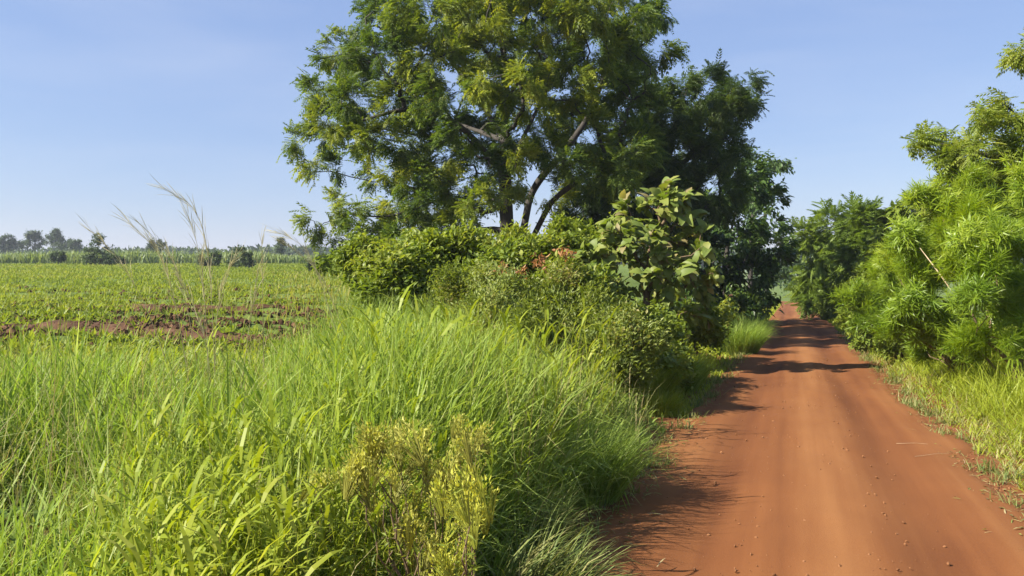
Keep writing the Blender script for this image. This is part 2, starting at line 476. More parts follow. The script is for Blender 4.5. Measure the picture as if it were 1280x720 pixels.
T_NEEM = [T_pinnate(5, 0.34, 0.32, 0.45), T_pinnate(6, 0.30, 0.30, 0.25), T_pinnate(5, 0.36, 0.34, 0.7)]
T_OVAL = [T_leaf6(0.55, 0.08, 0.2), T_leaf6(0.42, 0.1, 0.35)]
T_SMALL = [T_quadleaf(0.5, 0.08), T_quadleaf(0.36, 0.1)]
T_WHORL = [T_whorl(24, 0.065, 0.9, 1), T_whorl(17, 0.085, 1.3, 2, .85), T_whorl(28, 0.055, 0.5, 3, .6)]

# ------------------------------------------------------------------ branching skeleton
def skeleton(fixed, fpar, pts, bf=0.35):
    """grow a tree from fixed nodes to all pts (balanced minimum spanning tree)"""
    nf = len(fixed); n = len(pts)
    nodes = np.concatenate([fixed, pts]); par = np.full(nf + n, -1); par[:nf] = fpar
    plen = np.zeros(nf + n)
    for i in range(nf):
        if fpar[i] >= 0: plen[i] = plen[fpar[i]] + np.linalg.norm(fixed[i] - fixed[fpar[i]])
    best = np.full(n, 1e9); bp = np.zeros(n, int)
    for i in range(nf):
        if i == 0: continue
        dd = np.linalg.norm(pts - fixed[i], axis=1)
        c = dd + bf * plen[i]
        m = c < best; best[m] = c[m]; bp[m] = i
    done = np.zeros(n, bool)
    order = list(range(nf))
    for _ in range(n):
        j = int(np.argmin(np.where(done, 1e9, best)))
        done[j] = True
        k = nf + j
        par[k] = bp[j]
        dd = np.linalg.norm(pts - pts[j], axis=1)
        plen[k] = plen[bp[j]] + dd_at(nodes, k, bp[j])
        order.append(k)
        c = dd + bf * plen[k]
        m = (~done) & (c < best); best[m] = c[m]; bp[m] = k
    return nodes, par, order
def dd_at(nodes, a, b):
    return float(np.linalg.norm(nodes[a] - nodes[b]))

def smooth_line(p, r, m=5):
    t = np.arange(len(p)); tt = np.linspace(0, len(p) - 1, (len(p) - 1) * m + 1)
    q = np.stack([np.interp(tt, t, p[:, i]) for i in range(3)], 1); rr = np.interp(tt, t, r)
    for _ in range(4):
        q[1:-1] = .25 * q[:-2] + .5 * q[1:-1] + .25 * q[2:]
        rr[1:-1] = .25 * rr[:-2] + .5 * rr[1:-1] + .25 * rr[2:]
    return q, rr

def branch_mesh(nodes, par, order, r_base, r_tip, k, split=0.0, wob=0.07, expo=2.3, lines=None):
    """pipe-model radii, edges bent into three pieces; returns thick and thin chunks"""
    area = np.full(len(nodes), 0.0)
    has = np.zeros(len(nodes), bool)
    for i in order:
        if par[i] >= 0: has[par[i]] = True
    area[~has] = 1.0
    for i in reversed(order):
        if par[i] >= 0: area[par[i]] += area[i]
    r = area ** (1 / expo)
    r = r_tip + (r_base - r_tip) * (r - 1) / max(r.max() - 1, 1e-6)
    fixed_edges = set(); extra = []
    for ln in lines or []:
        for a_, b_ in zip(ln[:-1], ln[1:]): fixed_edges.add((a_, b_))
        rr = r[ln].copy()
        if len(ln) > 2: rr[0] = min(rr[0], rr[1] * 1.35)
        q, rr = smooth_line(nodes[ln], rr)
        rr = rr * (1 + .10 * (noise(np.arange(len(q)) * 1.0, np.full(len(q), float(ln[0])), 2.0, 60) - .5))
        extra.append(polytube(q, rr, k + 2))
    ch = np.array([i for i in order if par[i] >= 0 and (par[i], i) not in fixed_edges])
    p0 = nodes[par[ch]]; p1 = nodes[ch]
    L = np.linalg.norm(p1 - p0, axis=1, keepdims=True)
    rb = np.minimum(r[par[ch]], r[ch] * 1.5 + 0.002); re = r[ch]
    o1 = rng.normal(size=p0.shape) * L * wob; o2 = rng.normal(size=p0.shape) * L * wob
    a = p0 * .67 + p1 * .33 + o1; b = p0 * .33 + p1 * .67 + o2
    P0 = np.concatenate([p0, a, b]); P1 = np.concatenate([a, b, p1])
    R0 = np.concatenate([rb, rb * .67 + re * .33, rb * .33 + re * .67]); R1 = np.concatenate([rb * .67 + re * .33, rb * .33 + re * .67, re])
    thick = R0 > split
    res = []
    for m, kk in ((thick, k), (~thick, 3)):
        if m.any():
            v, f = tubes(P0[m], P1[m] + (P1[m] - P0[m]) * 0.03, R0[m], R1[m], kk)
            res.append((v, f))
        else: res.append(None)
    for v, f in extra:
        if res[0] is None: res[0] = (v, f)
        else: res[0] = (np.concatenate([res[0][0], v]), np.concatenate([res[0][1], f + len(res[0][0])]))
    return res

def clump_points(clumps, per, shell=0.45, flat=0.85):
    """points in balls (x,y,z,r); returns points, clump index, outward vector"""
    P_, I_ = [], []
    for i, c in enumerate(clumps):
        m = max(3, int(per * c[3] ** 2)) if per > 0 else int(-per)
        v = rand_unit(m) * (shell + (1 - shell) * rng.random((m, 1))) * c[3]
        v[:, 2] *= flat
        P_.append(np.array(c[:3]) + v); I_.append(np.full(m, i))
    P_ = np.concatenate(P_); I_ = np.concatenate(I_)
    C = np.array([c[:3] for c in clumps])[I_]
    return P_, I_, norm(P_ - C)

def leaves_on(pts, out, cl, templates, n, size, spread, droop, upb, varc, varw=0.5, jit=0.25, outw=1.0):
    """scatter n leaves round pts; varc = per-clump colour value"""
    k = rng.integers(0, len(pts), n)
    loc = pts[k] + rng.normal(size=(n, 3)) * spread
    d = norm(out[k] * outw + rand_unit(n) * 0.8 + np.array([0, 0, upb]))
    d[:, 2] -= droop; d = norm(d)
    up = norm(np.array([0, 0, 1.0]) + rand_unit(n) * 0.55)
    M = frames(d, up)
    s = size * (0.7 + 0.6 * rng.random(n))
    var = np.clip(varw * varc[cl[k]] + (1 - varw) * rng.random(n) + rng.normal(0, jit * .2, n), 0, 1)
    chunks = []
    t = rng.integers(0, len(templates), n)
    for i, T in enumerate(templates):
        m = t == i
        if not m.any(): continue
        v, f = inst(T, loc[m], M[m], s[m])
        chunks.append((v, f, np.repeat(var[m], len(T[0])), 0))
    return chunks

def offset(chunks, base):
    return [(c[0] - base, c[1], c[2], c[3]) for c in chunks]

def plant(name, label, cat, base, clumps, leafmat, templates, nleaf, size, barkmat=None, trunk=None, per=8, r_base=0.05, r_tip=0.004,
          group=None, spread=0.15, droop=0.2, upb=0.4, shell=0.45, varc=None, bf=0.35, split=None, crown='foliage', stem='stem', k=5, flat=0.85, parts=True, varw=0.5, outw=1.0, leafpts=None, expo=2.3, wob=0.07):
    base = np.array(base, float)
    rt = root(name, base, label, cat, group)
    pts, cl, out = clump_points(clumps, per, shell, flat)
    if trunk is None:
        trunk = [[base - np.array([0, 0, .1]), base + np.array([0.02, 0.01, 0.25])]]
    fixed, fpar, lines = [], [], []
    for line in trunk:
        prev = -1
        lines.append([])
        for i, p in enumerate(line):
            if isinstance(p, (int, np.integer)):
                prev = int(p); lines[-1].append(prev); continue
            fixed.append(np.array(p, float)); fpar.append(prev); prev = len(fixed) - 1; lines[-1].append(prev)
    fixed = np.array(fixed)
    nodes, par, order = skeleton(fixed, np.array(fpar), pts, bf)
    th, tn = branch_mesh(nodes, par, order, r_base, r_tip, k, 0.0 if split is None else split, wob, expo, [np.array(l) for l in lines if len(l) > 1])
    bm = barkmat or M_bark2
    if th is not None:
        link(stem, make_mesh(stem, offset([(th[0], th[1], 0, 0)], base), [bm], True), rt)
    if tn is not None:
        link('twigs', make_mesh('twigs', offset([(tn[0], tn[1], 0, 0)], base), [bm], True), rt)['kind'] = 'stuff'
    vc = rng.random(len(clumps)) if varc is None else np.asarray(varc)
    ch = leaves_on(pts, out, cl, templates, nleaf, size, spread, droop, upb, vc, varw, outw=outw)
    o = link(crown, make_mesh(crown, offset(ch, base), [leafmat]), rt)
    return rt, nodes, par, pts, cl, out

def G(px, d):
    """ground point under photograph column px at distance d"""
    x = (px - 640) / 1000.0 * d
    return np.array([x, d, float(gz(x, d))])

# ------------------------------------------------------------------ trees
def PC(lst, d, depth=0.0):
    out = []
    for px, py, rp in lst:
        dd = d + depth * rng.uniform(-1, 1)
        out.append((*P(px, py, dd), rp / 1000 * dd))
    return out

# the big neem
D0 = 24.0
front = [(480, 20, 40), (530, 10, 45), (590, -5, 48), (655, -25, 50), (730, -12, 48), (790, 8, 42), (828, 22, 20), (818, 62, 20),
         (420, 72, 32), (468, 68, 32), (535, 75, 36), (610, 62, 40), (685, 62, 42), (745, 62, 42), (795, 60, 32), (398, 112, 26),
         (440, 125, 34), (500, 130, 36), (565, 128, 36), (640, 115, 36), (705, 120, 42), (772, 118, 38), (368, 178, 15), (412, 162, 30),
         (455, 178, 32), (520, 180, 38), (585, 172, 36), (668, 165, 34), (735, 172, 40), (792, 172, 36), (394, 210, 18), (420, 205, 14), (486, 215, 25),
         (530, 224, 28), (572, 238, 26), (598, 205, 28), (712, 205, 28), (775, 205, 36), (540, 262, 24), (580, 268, 20), (555, 200, 28),
         (500, 258, 24), (530, 252, 22), (565, 285, 18), (590, 248, 22), (612, 232, 18), (655, 225, 16), (690, 235, 22), (640, 195, 24), (750, 235, 30), (632, 178, 24), (628, 138, 26), (648, 95, 28), (600, 95, 26), (515, 100, 24), (600, 20, 40), (690, 10, 44), (560, 40, 30)]
low = [(396, 272, 19), (418, 258, 15), (440, 262, 12), (462, 288, 22), (498, 282, 24), (430, 296, 18), (525, 290, 22), (492, 312, 22), (545, 285, 18)]
clumps, vc = [], []
for px, py, rp in front:
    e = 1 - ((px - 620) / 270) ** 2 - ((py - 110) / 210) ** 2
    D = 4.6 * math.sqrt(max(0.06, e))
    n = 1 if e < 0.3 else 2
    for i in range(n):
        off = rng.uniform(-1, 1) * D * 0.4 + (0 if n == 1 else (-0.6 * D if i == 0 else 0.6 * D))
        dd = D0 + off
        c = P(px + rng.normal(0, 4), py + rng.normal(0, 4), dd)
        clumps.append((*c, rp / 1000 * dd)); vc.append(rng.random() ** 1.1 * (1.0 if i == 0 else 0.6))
for px, py, rp in low:
    dd = D0 - 1.5 + rng.uniform(-.6, .6)
    clumps.append((*P(px, py, dd), 1.3 * rp / 1000 * dd)); vc.append(0.3 + 0.5 * rng.random())
def TP(*l): return [q if isinstance(q, int) else P(q[0], q[1], D0 + q[2]) for q in l]
bz = G(642, D0)
trunk = [[bz - np.array([0, 0, .2]), *TP((640, 330, 0), (634, 290, 0), (632, 250, -.1), (631, 215, -.2), (629, 175, -.3), (636, 120, -.2), (628, 70, 0), (640, 20, .1))],
         TP(1, (648, 312, .2), (656, 280, .5), (662, 245, .7), (676, 222, .8), (700, 195, .9), (735, 150, 1.0), (755, 95, 1.0), (770, 50, .8)),
         TP(1, (662, 305, -.3), (677, 275, -.6), (690, 250, -.9), (722, 226, -1.4), (760, 200, -1.7), (800, 165, -1.8)),
         TP(3, (610, 268, -.6), (585, 258, -1), (555, 245, -1.2), (520, 262, -1.5), (480, 272, -1.6), (440, 268, -1.6)),
         TP(4, (610, 195, -.7), (585, 165, -1.2), (550, 142, -1.5), (505, 135, -1.8), (455, 150, -1.9)),
         TP(5, (615, 150, .5), (590, 110, 1.2), (560, 70, 1.5), (530, 40, 1.6)),
         TP(4, (645, 190, 1.4), (665, 150, 2.4), (690, 100, 3.0)),
         TP(5, (600, 165, 1.4), (560, 150, 2.4), (500, 110, 2.6), (450, 90, 2.4))]
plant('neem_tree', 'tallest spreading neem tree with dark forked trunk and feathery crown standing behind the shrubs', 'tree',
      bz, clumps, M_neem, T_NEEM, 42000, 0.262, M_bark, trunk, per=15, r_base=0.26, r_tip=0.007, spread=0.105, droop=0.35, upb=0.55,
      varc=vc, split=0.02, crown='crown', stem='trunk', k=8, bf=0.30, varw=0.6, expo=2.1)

# second, darker neem to its right
D1 = 30.0
l2 = [(795, 112, 32), (845, 112, 32), (882, 102, 22), (905, 122, 22), (928, 110, 18), (938, 130, 12), (918, 145, 24), (840, 150, 42), (885, 160, 36), (905, 190, 32), (850, 200, 45), (800, 190, 45),
      (780, 240, 42), (835, 250, 45), (893, 235, 40), (925, 205, 20), (765, 280, 38), (820, 300, 42), (715, 265, 28), (700, 300, 28), (735, 300, 30)]
cl2, vc2 = [], []
for px, py, rp in l2:
    for i in range(2):
        dd = D1 + (-1.5 if i == 0 else 1.5) + rng.uniform(-1, 1)
        cl2.append((*P(px + rng.normal(0, 4), py + rng.normal(0, 4), dd), rp / 1000 * dd)); vc2.append(rng.random() ** 2 * 0.8)
b2 = G(815, D1)
plant('neem_tree', 'darker neem tree between the tallest tree and the dense dark tree by the road', 'tree',
      b2, cl2, M_neem2, T_NEEM, 20000, 0.31, M_bark, [[b2 - np.array([0, 0, .2]), P(815, 350, D1), P(822, 290, D1), P(828, 230, D1), P(842, 170, D1), P(850, 130, D1)],
      [2, P(790, 260, D1 - .5), P(770, 230, D1 - 1)], [3, P(860, 200, D1 - .5), P(890, 150, D1 - .8)]],
      per=9, r_base=0.24, r_tip=0.007, spread=0.13, droop=0.5, upb=0.5, varc=vc2, split=0.02, crown='crown', stem='trunk', k=7, varw=0.55)

# dense broad-leaved tree leaning over the road
D2 = 38.0
l3 = [(928, 232, 30), (955, 250, 26), (968, 285, 22), (962, 312, 28), (918, 285, 45), (898, 330, 48), (938, 345, 34), (868, 335, 46), (850, 370, 36), (975, 325, 13), (880, 272, 38), (945, 215, 14), (905, 370, 34), (940, 372, 18), (925, 385, 18), (900, 392, 20), (945, 385, 13), (870, 390, 22), (958, 372, 10)]
cl3, vc3 = [], []
for px, py, rp in l3:
    for i in range(2):
        dd = D2 + (-1.6 if i == 0 else 1.6) + rng.uniform(-1, 1)
        cl3.append((*P(px, py, dd), rp / 1000 * dd)); vc3.append(rng.random() ** 1.6)
b3 = G(905, D2)
plant('broadleaf_tree', 'dense dark broad leaved tree crowding the left edge of the road', 'tree', b3, cl3, M_broad, T_OVAL, 17000, 0.28, M_bark,
      [[b3 - np.array([0, 0, .2]), P(905, 350, D2), P(910, 300, D2), P(925, 250, D2)]], per=6, r_base=0.2, r_tip=0.008, spread=0.16, droop=0.55, upb=0.5,
      varc=vc3, split=0.02, crown='crown', stem='trunk', k=6, varw=0.5)

# paler tree behind it
D3 = 56.0
cl = PC([(945, 200, 16), (960, 208, 14), (973, 203, 8), (950, 232, 22), (965, 252, 14), (930, 215, 16), (983, 300, 12), (950, 280, 22), (940, 250, 22), (970, 335, 16)], D3, 1.5)
b = G(938, D3)
plant('pale_tree', 'paler loose tree showing above the dense dark tree beside the road', 'tree', b, cl, M_light, T_OVAL, 3600, 0.30, M_bark,
      [[b - np.array([0, 0, .2]), P(938, 330, D3), P(942, 270, D3), P(945, 225, D3)]], per=5, r_base=0.18, r_tip=0.012, spread=0.22, droop=0.5, upb=0.4,
      split=0.02, crown='crown', stem='trunk', k=5)

# trees closing the end of the road
for px, d, lst, lab in ((1000, 118, [(985, 325, 16), (1003, 315, 14), (965, 335, 12), (990, 345, 18), (1012, 335, 14), (975, 350, 12)], 'small hazy tree closing the far end of the road'),
                        (958, 150, [(955, 335, 13), (940, 325, 14), (968, 345, 12), (950, 352, 12)], 'faint farthest tree showing in the bend of the road')):
    b = G(px, d)
    plant('pale_tree', lab, 'tree', b, PC(lst, d, 2), M_light, T_OVAL, 1400, 0.6, M_bark, [[b - np.array([0, 0, .2]), b + np.array([0, 0, 2.0])]],
          per=2, r_base=0.15, r_tip=0.02, spread=0.35, droop=0.4, crown='crown', stem='trunk', k=4)

# right side: layered feathery trees beyond the bushes
for px, d, lst, lab in (
        (1035, 44, [(1010, 300, 10), (1020, 325, 20), (1038, 290, 14), (1042, 318, 24), (1058, 345, 24), (1030, 350, 24), (1018, 375, 16), (1045, 380, 22), (1065, 378, 18), (1012, 352, 10), (1040, 275, 7)], 'dark feathery tree with tiered branches on the right edge of the road'),
        (1082, 38, [(1075, 278, 9), (1072, 300, 15), (1090, 310, 18), (1085, 340, 22), (1100, 360, 22), (1068, 330, 15), (1090, 385, 20)], 'feathery dark tree with a pointed top behind the tiered one')):
    b = G(px, d)
    plant('feathery_tree', lab, 'tree', b, PC(lst, d, 1.0), M_small, [T_pinnate(7, 0.26, 0.34, 0.3)], 2300, 0.75, M_bark,
          [[b - np.array([0, 0, .2]), P(px, 370, d), P(px, 320, d), P(px + 2, 285, d)]], per=5, r_base=0.12, r_tip=0.01, spread=0.22, droop=0.2, upb=0.1,
          crown='crown', stem='trunk', k=5, group='dark feathery trees on the right of the road')
b = G(1128, 29)
plant('broadleaf_tree', 'rounded bright green tree rising behind the strap leaved bushes', 'tree', b,
      PC([(1110, 290, 22), (1128, 270, 20), (1150, 265, 18), (1140, 295, 28), (1105, 315, 20), (1165, 290, 25), (1130, 325, 28)], 29, .8), M_hedge,
      [T_leaf6(0.4, .08, .35)], 4200, 0.30, M_bark, [[b - np.array([0, 0, .2]), P(1130, 350, 29), P(1132, 300, 29)]], per=7, r_base=0.12, r_tip=0.008, spread=0.14,
      droop=0.55, upb=0.5, varc=[.25] * 7, crown='crown', stem='trunk', k=5, varw=0.6)

# tree leaning in from the right edge, its trunk outside the frame
DR = 14.0
lr = [(1142, 178, 9), (1158, 176, 10), (1176, 181, 10), (1196, 180, 12), (1190, 196, 10), (1214, 188, 16), (1208, 208, 16), (1235, 200, 20), (1226, 150, 10), (1240, 142, 12), (1258, 150, 10), (1268, 130, 16), (1286, 140, 26),
      (1262, 195, 18), (1285, 185, 24), (1275, 215, 24), (1240, 225, 22), (1205, 228, 18), (1185, 243, 16), (1215, 250, 22), (1255, 245, 25), (1290, 235, 30), (1276, 72, 8), (1292, 60, 12), (1330, 140, 34), (1340, 200, 40), (1350, 40, 34), (1165, 255, 14), (1370, 110, 40)]
clr = PC(lr, DR, 0.8)
br = G(1370, DR)
plant('roadside_tree', 'open crowned tree reaching in from the right edge above the bushes', 'tree', br, clr, M_hedge, T_NEEM + T_NEEM[:1], 5200, 0.20, M_bark,
      [[br - np.array([0, 0, .2]), P(1372, 400, DR), P(1365, 280, DR), P(1350, 180, DR), P(1345, 90, DR)], [2, P(1310, 215, DR), P(1265, 200, DR), P(1215, 190, DR), P(1165, 178, DR)],
       [2, P(1300, 160, DR), P(1268, 178, DR), P(1250, 155, DR)]],
      per=60, r_base=0.14, r_tip=0.004, spread=0.07, droop=0.45, upb=0.5, varc=0.35 + 0.6 * rng.random(len(clr)), split=0.015, crown='crown', stem='trunk', k=6)

# ------------------------------------------------------------------ strap-leaved bushes on the right
whorl_me = [make_mesh('leaf_tuft', [(T[0], T[1], v, 0)], [M_strap]) for T in T_WHORL for v in (0.15, 0.45, 0.75)]
def strap_bush(label, base, clumps, nwh, s, nparts, branch=None):
    base = np.array(base)
    rt = root('strap_leaf_bush', base, label, 'bush', 'yellow green strap leaved bushes along the right verge')
    pts, cl, out = clump_points(clumps, 14, 0.35, 0.95)
    nodes, par, order = skeleton(np.array([base - [0, 0, .1], base + [0, 0, .3]]), np.array([-1, 0]), pts, 0.5)
    th, tn = branch_mesh(nodes, par, order, 0.05, 0.006, 5, 0.0)
    link('stem', make_mesh('stem', offset([(th[0], th[1], 0, 0)], base), [M_bark2], True), rt)
    nwh = int(nwh * 2.1); s = s * .96
    k = rng.integers(0, len(pts), nwh)
    loc = pts[k] + rng.normal(size=(nwh, 3)) * 0.10
    d = norm(out[k] * 0.9 + rand_unit(nwh) * 0.45 + np.array([0, -0.05, 0.55]))
    M = frames(d, rand_unit(nwh))
    sc = s * (0.75 + 0.5 * rng.random(nwh))
    vc = rng.random(len(clumps))
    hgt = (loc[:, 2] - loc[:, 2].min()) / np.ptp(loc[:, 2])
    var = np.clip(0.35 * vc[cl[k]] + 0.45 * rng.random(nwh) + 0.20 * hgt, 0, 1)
    # those that show largest become single parts: nearest the camera on the outside
    vis = (loc @ np.array([0.15, 1.0, -0.1])) + 0.3 * rng.random(nwh) + 5.0 * (d[:, 1] > 0.35)
    sel = np.zeros(nwh, bool); sel[np.argsort(vis)[:nparts]] = True
    ch = []
    t = rng.integers(0, 3, nwh)
    for i, T in enumerate(T_WHORL):
        m = (t == i) & ~sel
        v, f = inst(T, loc[m], M[m], sc[m])
        ch.append((v, f, np.clip(np.repeat(var[m], len(T[0])) + rng.normal(0, .08, m.sum() * len(T[0])).round(1), 0, 1), 0))
    o = link('foliage', make_mesh('foliage', offset(ch, base), [M_strap]), rt); o['kind'] = 'stuff'
    for j in np.nonzero(sel)[0]:
        w = link('leaf_tuft', whorl_me[t[j] * 3 + min(2, int(var[j] * 3))], rt)
        w.matrix_local = Matrix.Translation(Vector(loc[j] - base)) @ Matrix((M[j] * sc[j]).tolist()).to_4x4()
    return rt

sb = strap_bush('nearest strap leaved bush at the right edge with a dark hollow beneath', G(1275, 11.0),
           PC([(1235, 300, 55), (1290, 260, 60), (1275, 330, 50), (1225, 370, 42), (1300, 380, 50), (1245, 425, 30), (1290, 430, 40), (1330, 320, 60), (1210, 415, 26), (1320, 220, 50), (1255, 390, 28)], 11.0, .6), 640, .25, 90)
strap_bush('strap leaved bush with a pale dead stick poking out of its middle', G(1190, 13.0),
           PC([(1175, 430, 22), (1190, 290, 45), (1160, 330, 45), (1215, 320, 45), (1180, 370, 42), (1145, 370, 32), (1205, 265, 35), (1160, 275, 34), (1185, 245, 32), (1135, 292, 26), (1165, 400, 26), (1210, 435, 26), (1240, 450, 24), (1190, 415, 30), (1215, 400, 34), (1140, 405, 22), (1235, 280, 40)], 13.0, .7), 820, .25, 80)
strap_bush('strap leaved bush behind and left of the one with the stick', G(1130, 17.0),
           PC([(1135, 320, 36), (1110, 345, 30), (1150, 300, 34), (1120, 370, 28), (1150, 350, 35), (1095, 368, 22), (1085, 385, 20), (1110, 395, 22), (1075, 372, 16)], 17.0, .7), 430, .26, 40)
strap_bush('bushy strap leaved bush highest along the right verge behind the nearest one', G(1300, 14.5),
           PC([(1250, 260, 40), (1290, 240, 45), (1215, 270, 35), (1330, 260, 60), (1270, 290, 40), (1270, 340, 45), (1235, 330, 40), (1295, 370, 45), (1250, 385, 36)], 14.5, .6), 520, .26, 20)
# dead stick
v, f = polytube([P(1150, 310, 11.9), P(1166, 331, 11.7), P(1178, 347, 11.6), P(1189, 363, 11.6)], [0.004, 0.009, 0.010, 0.008], 6)
b = P(1189, 363, 11.6)
tag(link('dead_stick', make_mesh('dead_stick', [(v, f, 0, 0)], [M_dead], True)), 'pale bare dead stick lying caught in the strap leaved bush', 'stick')
b = G(1235, 15.5)
plant('verge_shrub', 'light fine leaved shrub standing above the strap leaved bushes below the leaning tree', 'shrub', b,
      PC([(1195, 235, 24), (1225, 220, 26), (1255, 205, 26), (1180, 258, 20), (1210, 262, 26), (1245, 245, 28), (1285, 225, 30), (1275, 262, 28), (1165, 272, 14)], 15.5, .5), M_hedge, T_SMALL + T_NEEM[:1], 5200, .12,
      None, [[b - np.array([0, 0, .1]), P(1237, 400, 15.5), P(1236, 300, 15.5)]], per=26, r_base=.05, r_tip=.003, spread=.1, droop=.2, upb=.5, varw=.5)
# low small-leaved shrubs at the foot of the bushes
for px, d, lst, lab in ((1090, 20, [(1070, 365, 18), (1085, 350, 18), (1075, 385, 18), (1098, 375, 22), (1080, 405, 18), (1110, 395, 22), (1095, 415, 16), (1065, 398, 12), (1095, 428, 13), (1075, 420, 12), (1112, 425, 13)], 'small leaved green shrub where the right verge meets the far road'),
                        (1085, 27, [(1075, 345, 16), (1092, 335, 16), (1080, 365, 18), (1100, 355, 18), (1068, 380, 14), (1090, 385, 16), (1060, 395, 10)], 'leafy shrub filling the gap between the feathery trees and the strap leaved bushes'),
                        (1120, 17, [(1125, 400, 22), (1140, 415, 22), (1110, 412, 16), (1155, 405, 20), (1140, 432, 18), (1168, 430, 20), (1120, 430, 14), (1190, 440, 18)], 'low small leaved shrub at the foot of the strap leaved bushes')):
    b = G(px, d)
    plant('verge_shrub', lab, 'shrub', b, PC(lst, d, .5), M_hedge, T_OVAL, 5200, 0.11, None, None, per=26, r_base=0.03, r_tip=0.003, spread=0.09, droop=0.15, upb=0.4)

# ------------------------------------------------------------------ large-leaved shrub on the left, every leaf a part
DS = 15.2
bs = G(800, DS)
rt = root('large_leaf_shrub', bs, 'shrub with big round pale leaves standing in front of the dark trees', 'shrub')
lt = [(830, 255, 26), (855, 262, 18), (800, 275, 30), (845, 290, 32), (775, 300, 28), (750, 300, 18), (778, 272, 16), (740, 325, 16), (880, 300, 14), (815, 315, 32), (865, 320, 22), (755, 320, 20), (835, 345, 30), (790, 345, 28), (870, 355, 18), (745, 345, 16), (825, 375, 24), (770, 375, 20), (735, 372, 16), (880, 385, 14), (860, 395, 14), (790, 395, 16), (885, 340, 10)]
clumps = PC(lt, DS, .6)
pts, cl, out = clump_points(clumps, 70, 0.4, .9)
fixed = [bs - np.array([0, 0, .1]), P(803, 400, DS), P(808, 360, DS), P(812, 320, DS), P(825, 285, DS)]
nodes, par, order = skeleton(np.array(fixed), np.array([-1, 0, 1, 2, 3]), pts, .4)
th, tn = branch_mesh(nodes, par, order, 0.07, 0.006, 6, 0.0)
link('stem', make_mesh('stem', offset([(th[0], th[1], 0, 0)], bs), [M_bark2], True), rt)
def big_leaf(seed):
    r = np.random.default_rng(seed)
    rows = [(0, .06), (.12, .30), (.32, .62), (.56, .74), (.80, .52), (.94, .24)]
    V, F = [], []
    cup = r.uniform(.10, .22); dr = r.uniform(.2, .8); ws = r.uniform(.85, 1.05)
    for t, w in rows:
        zc = .10 * math.sin(t * 3.0) - dr * t * t
        wv = .03 * math.sin(9 * t + seed)
        V += [(-w / 2 * ws, t, zc + cup * w * .5 + wv), (0, t, zc - .02), (w / 2 * ws, t, zc + cup * w * .5 - wv)]
    V.append((0, 1.0, -dr))
    for i in range(len(rows) - 1):
        a = 3 * i
        F += [(a, a + 1, a + 4), (a, a + 4, a + 3), (a + 1, a + 2, a + 5), (a + 1, a + 5, a + 4)]
    a = 3 * (len(rows) - 1)
    F += [(a, a + 1, a + 3), (a + 1, a + 2, a + 3 + 0)]
    F[-1] = (a + 1, a + 2, len(V) - 1); F[-2] = (a, a + 1, len(V) - 1)
    return np.array(V, float), np.array(F)
BL = [big_leaf(i) for i in range(4)]
bl_me = [make_mesh('leaf', [(T[0], T[1], v, 0)], [M_teak], True) for T in BL for v in (0.08, 0.3, 0.5, 0.68, 0.95)]
nl = 1900
k = rng.integers(0, len(pts), nl)
loc = pts[k] + rng.normal(size=(nl, 3)) * .05
d = norm(out[k] + rand_unit(nl) * .8 + np.array([0, -.2, -.05]))
M = frames(d, norm(np.array([-.25, -.35, 1.0]) + rand_unit(nl) * .6))
sc = .09 + .19 * rng.random(nl) ** 1.2
vis = loc[:, 1] - .8 * sc / .2 + .2 * rng.random(nl)
sel = np.zeros(nl, bool); sel[np.argsort(vis)[:290]] = True
vb = rng.choice([0, 1, 2, 3, 4], nl, p=[.25, .32, .25, .13, .05])
tt = rng.integers(0, 4, nl)
ch = []
for i, T in enumerate(BL):
    m = (tt == i) & ~sel
    v, f = inst(T, loc[m], M[m], sc[m]); ch.append((v, f, np.repeat(np.array([.08, .3, .5, .68, .95])[vb[m]], len(T[0])), 0))
o = link('inner_leaves', make_mesh('inner_leaves', offset(ch, bs), [M_teak], True), rt); o['kind'] = 'stuff'
for j in np.nonzero(sel)[0]:
    w = link('leaf', bl_me[tt[j] * 5 + vb[j]], rt)
    w.matrix_local = Matrix.Translation(Vector(loc[j] - bs)) @ Matrix((M[j] * sc[j]).tolist()).to_4x4()

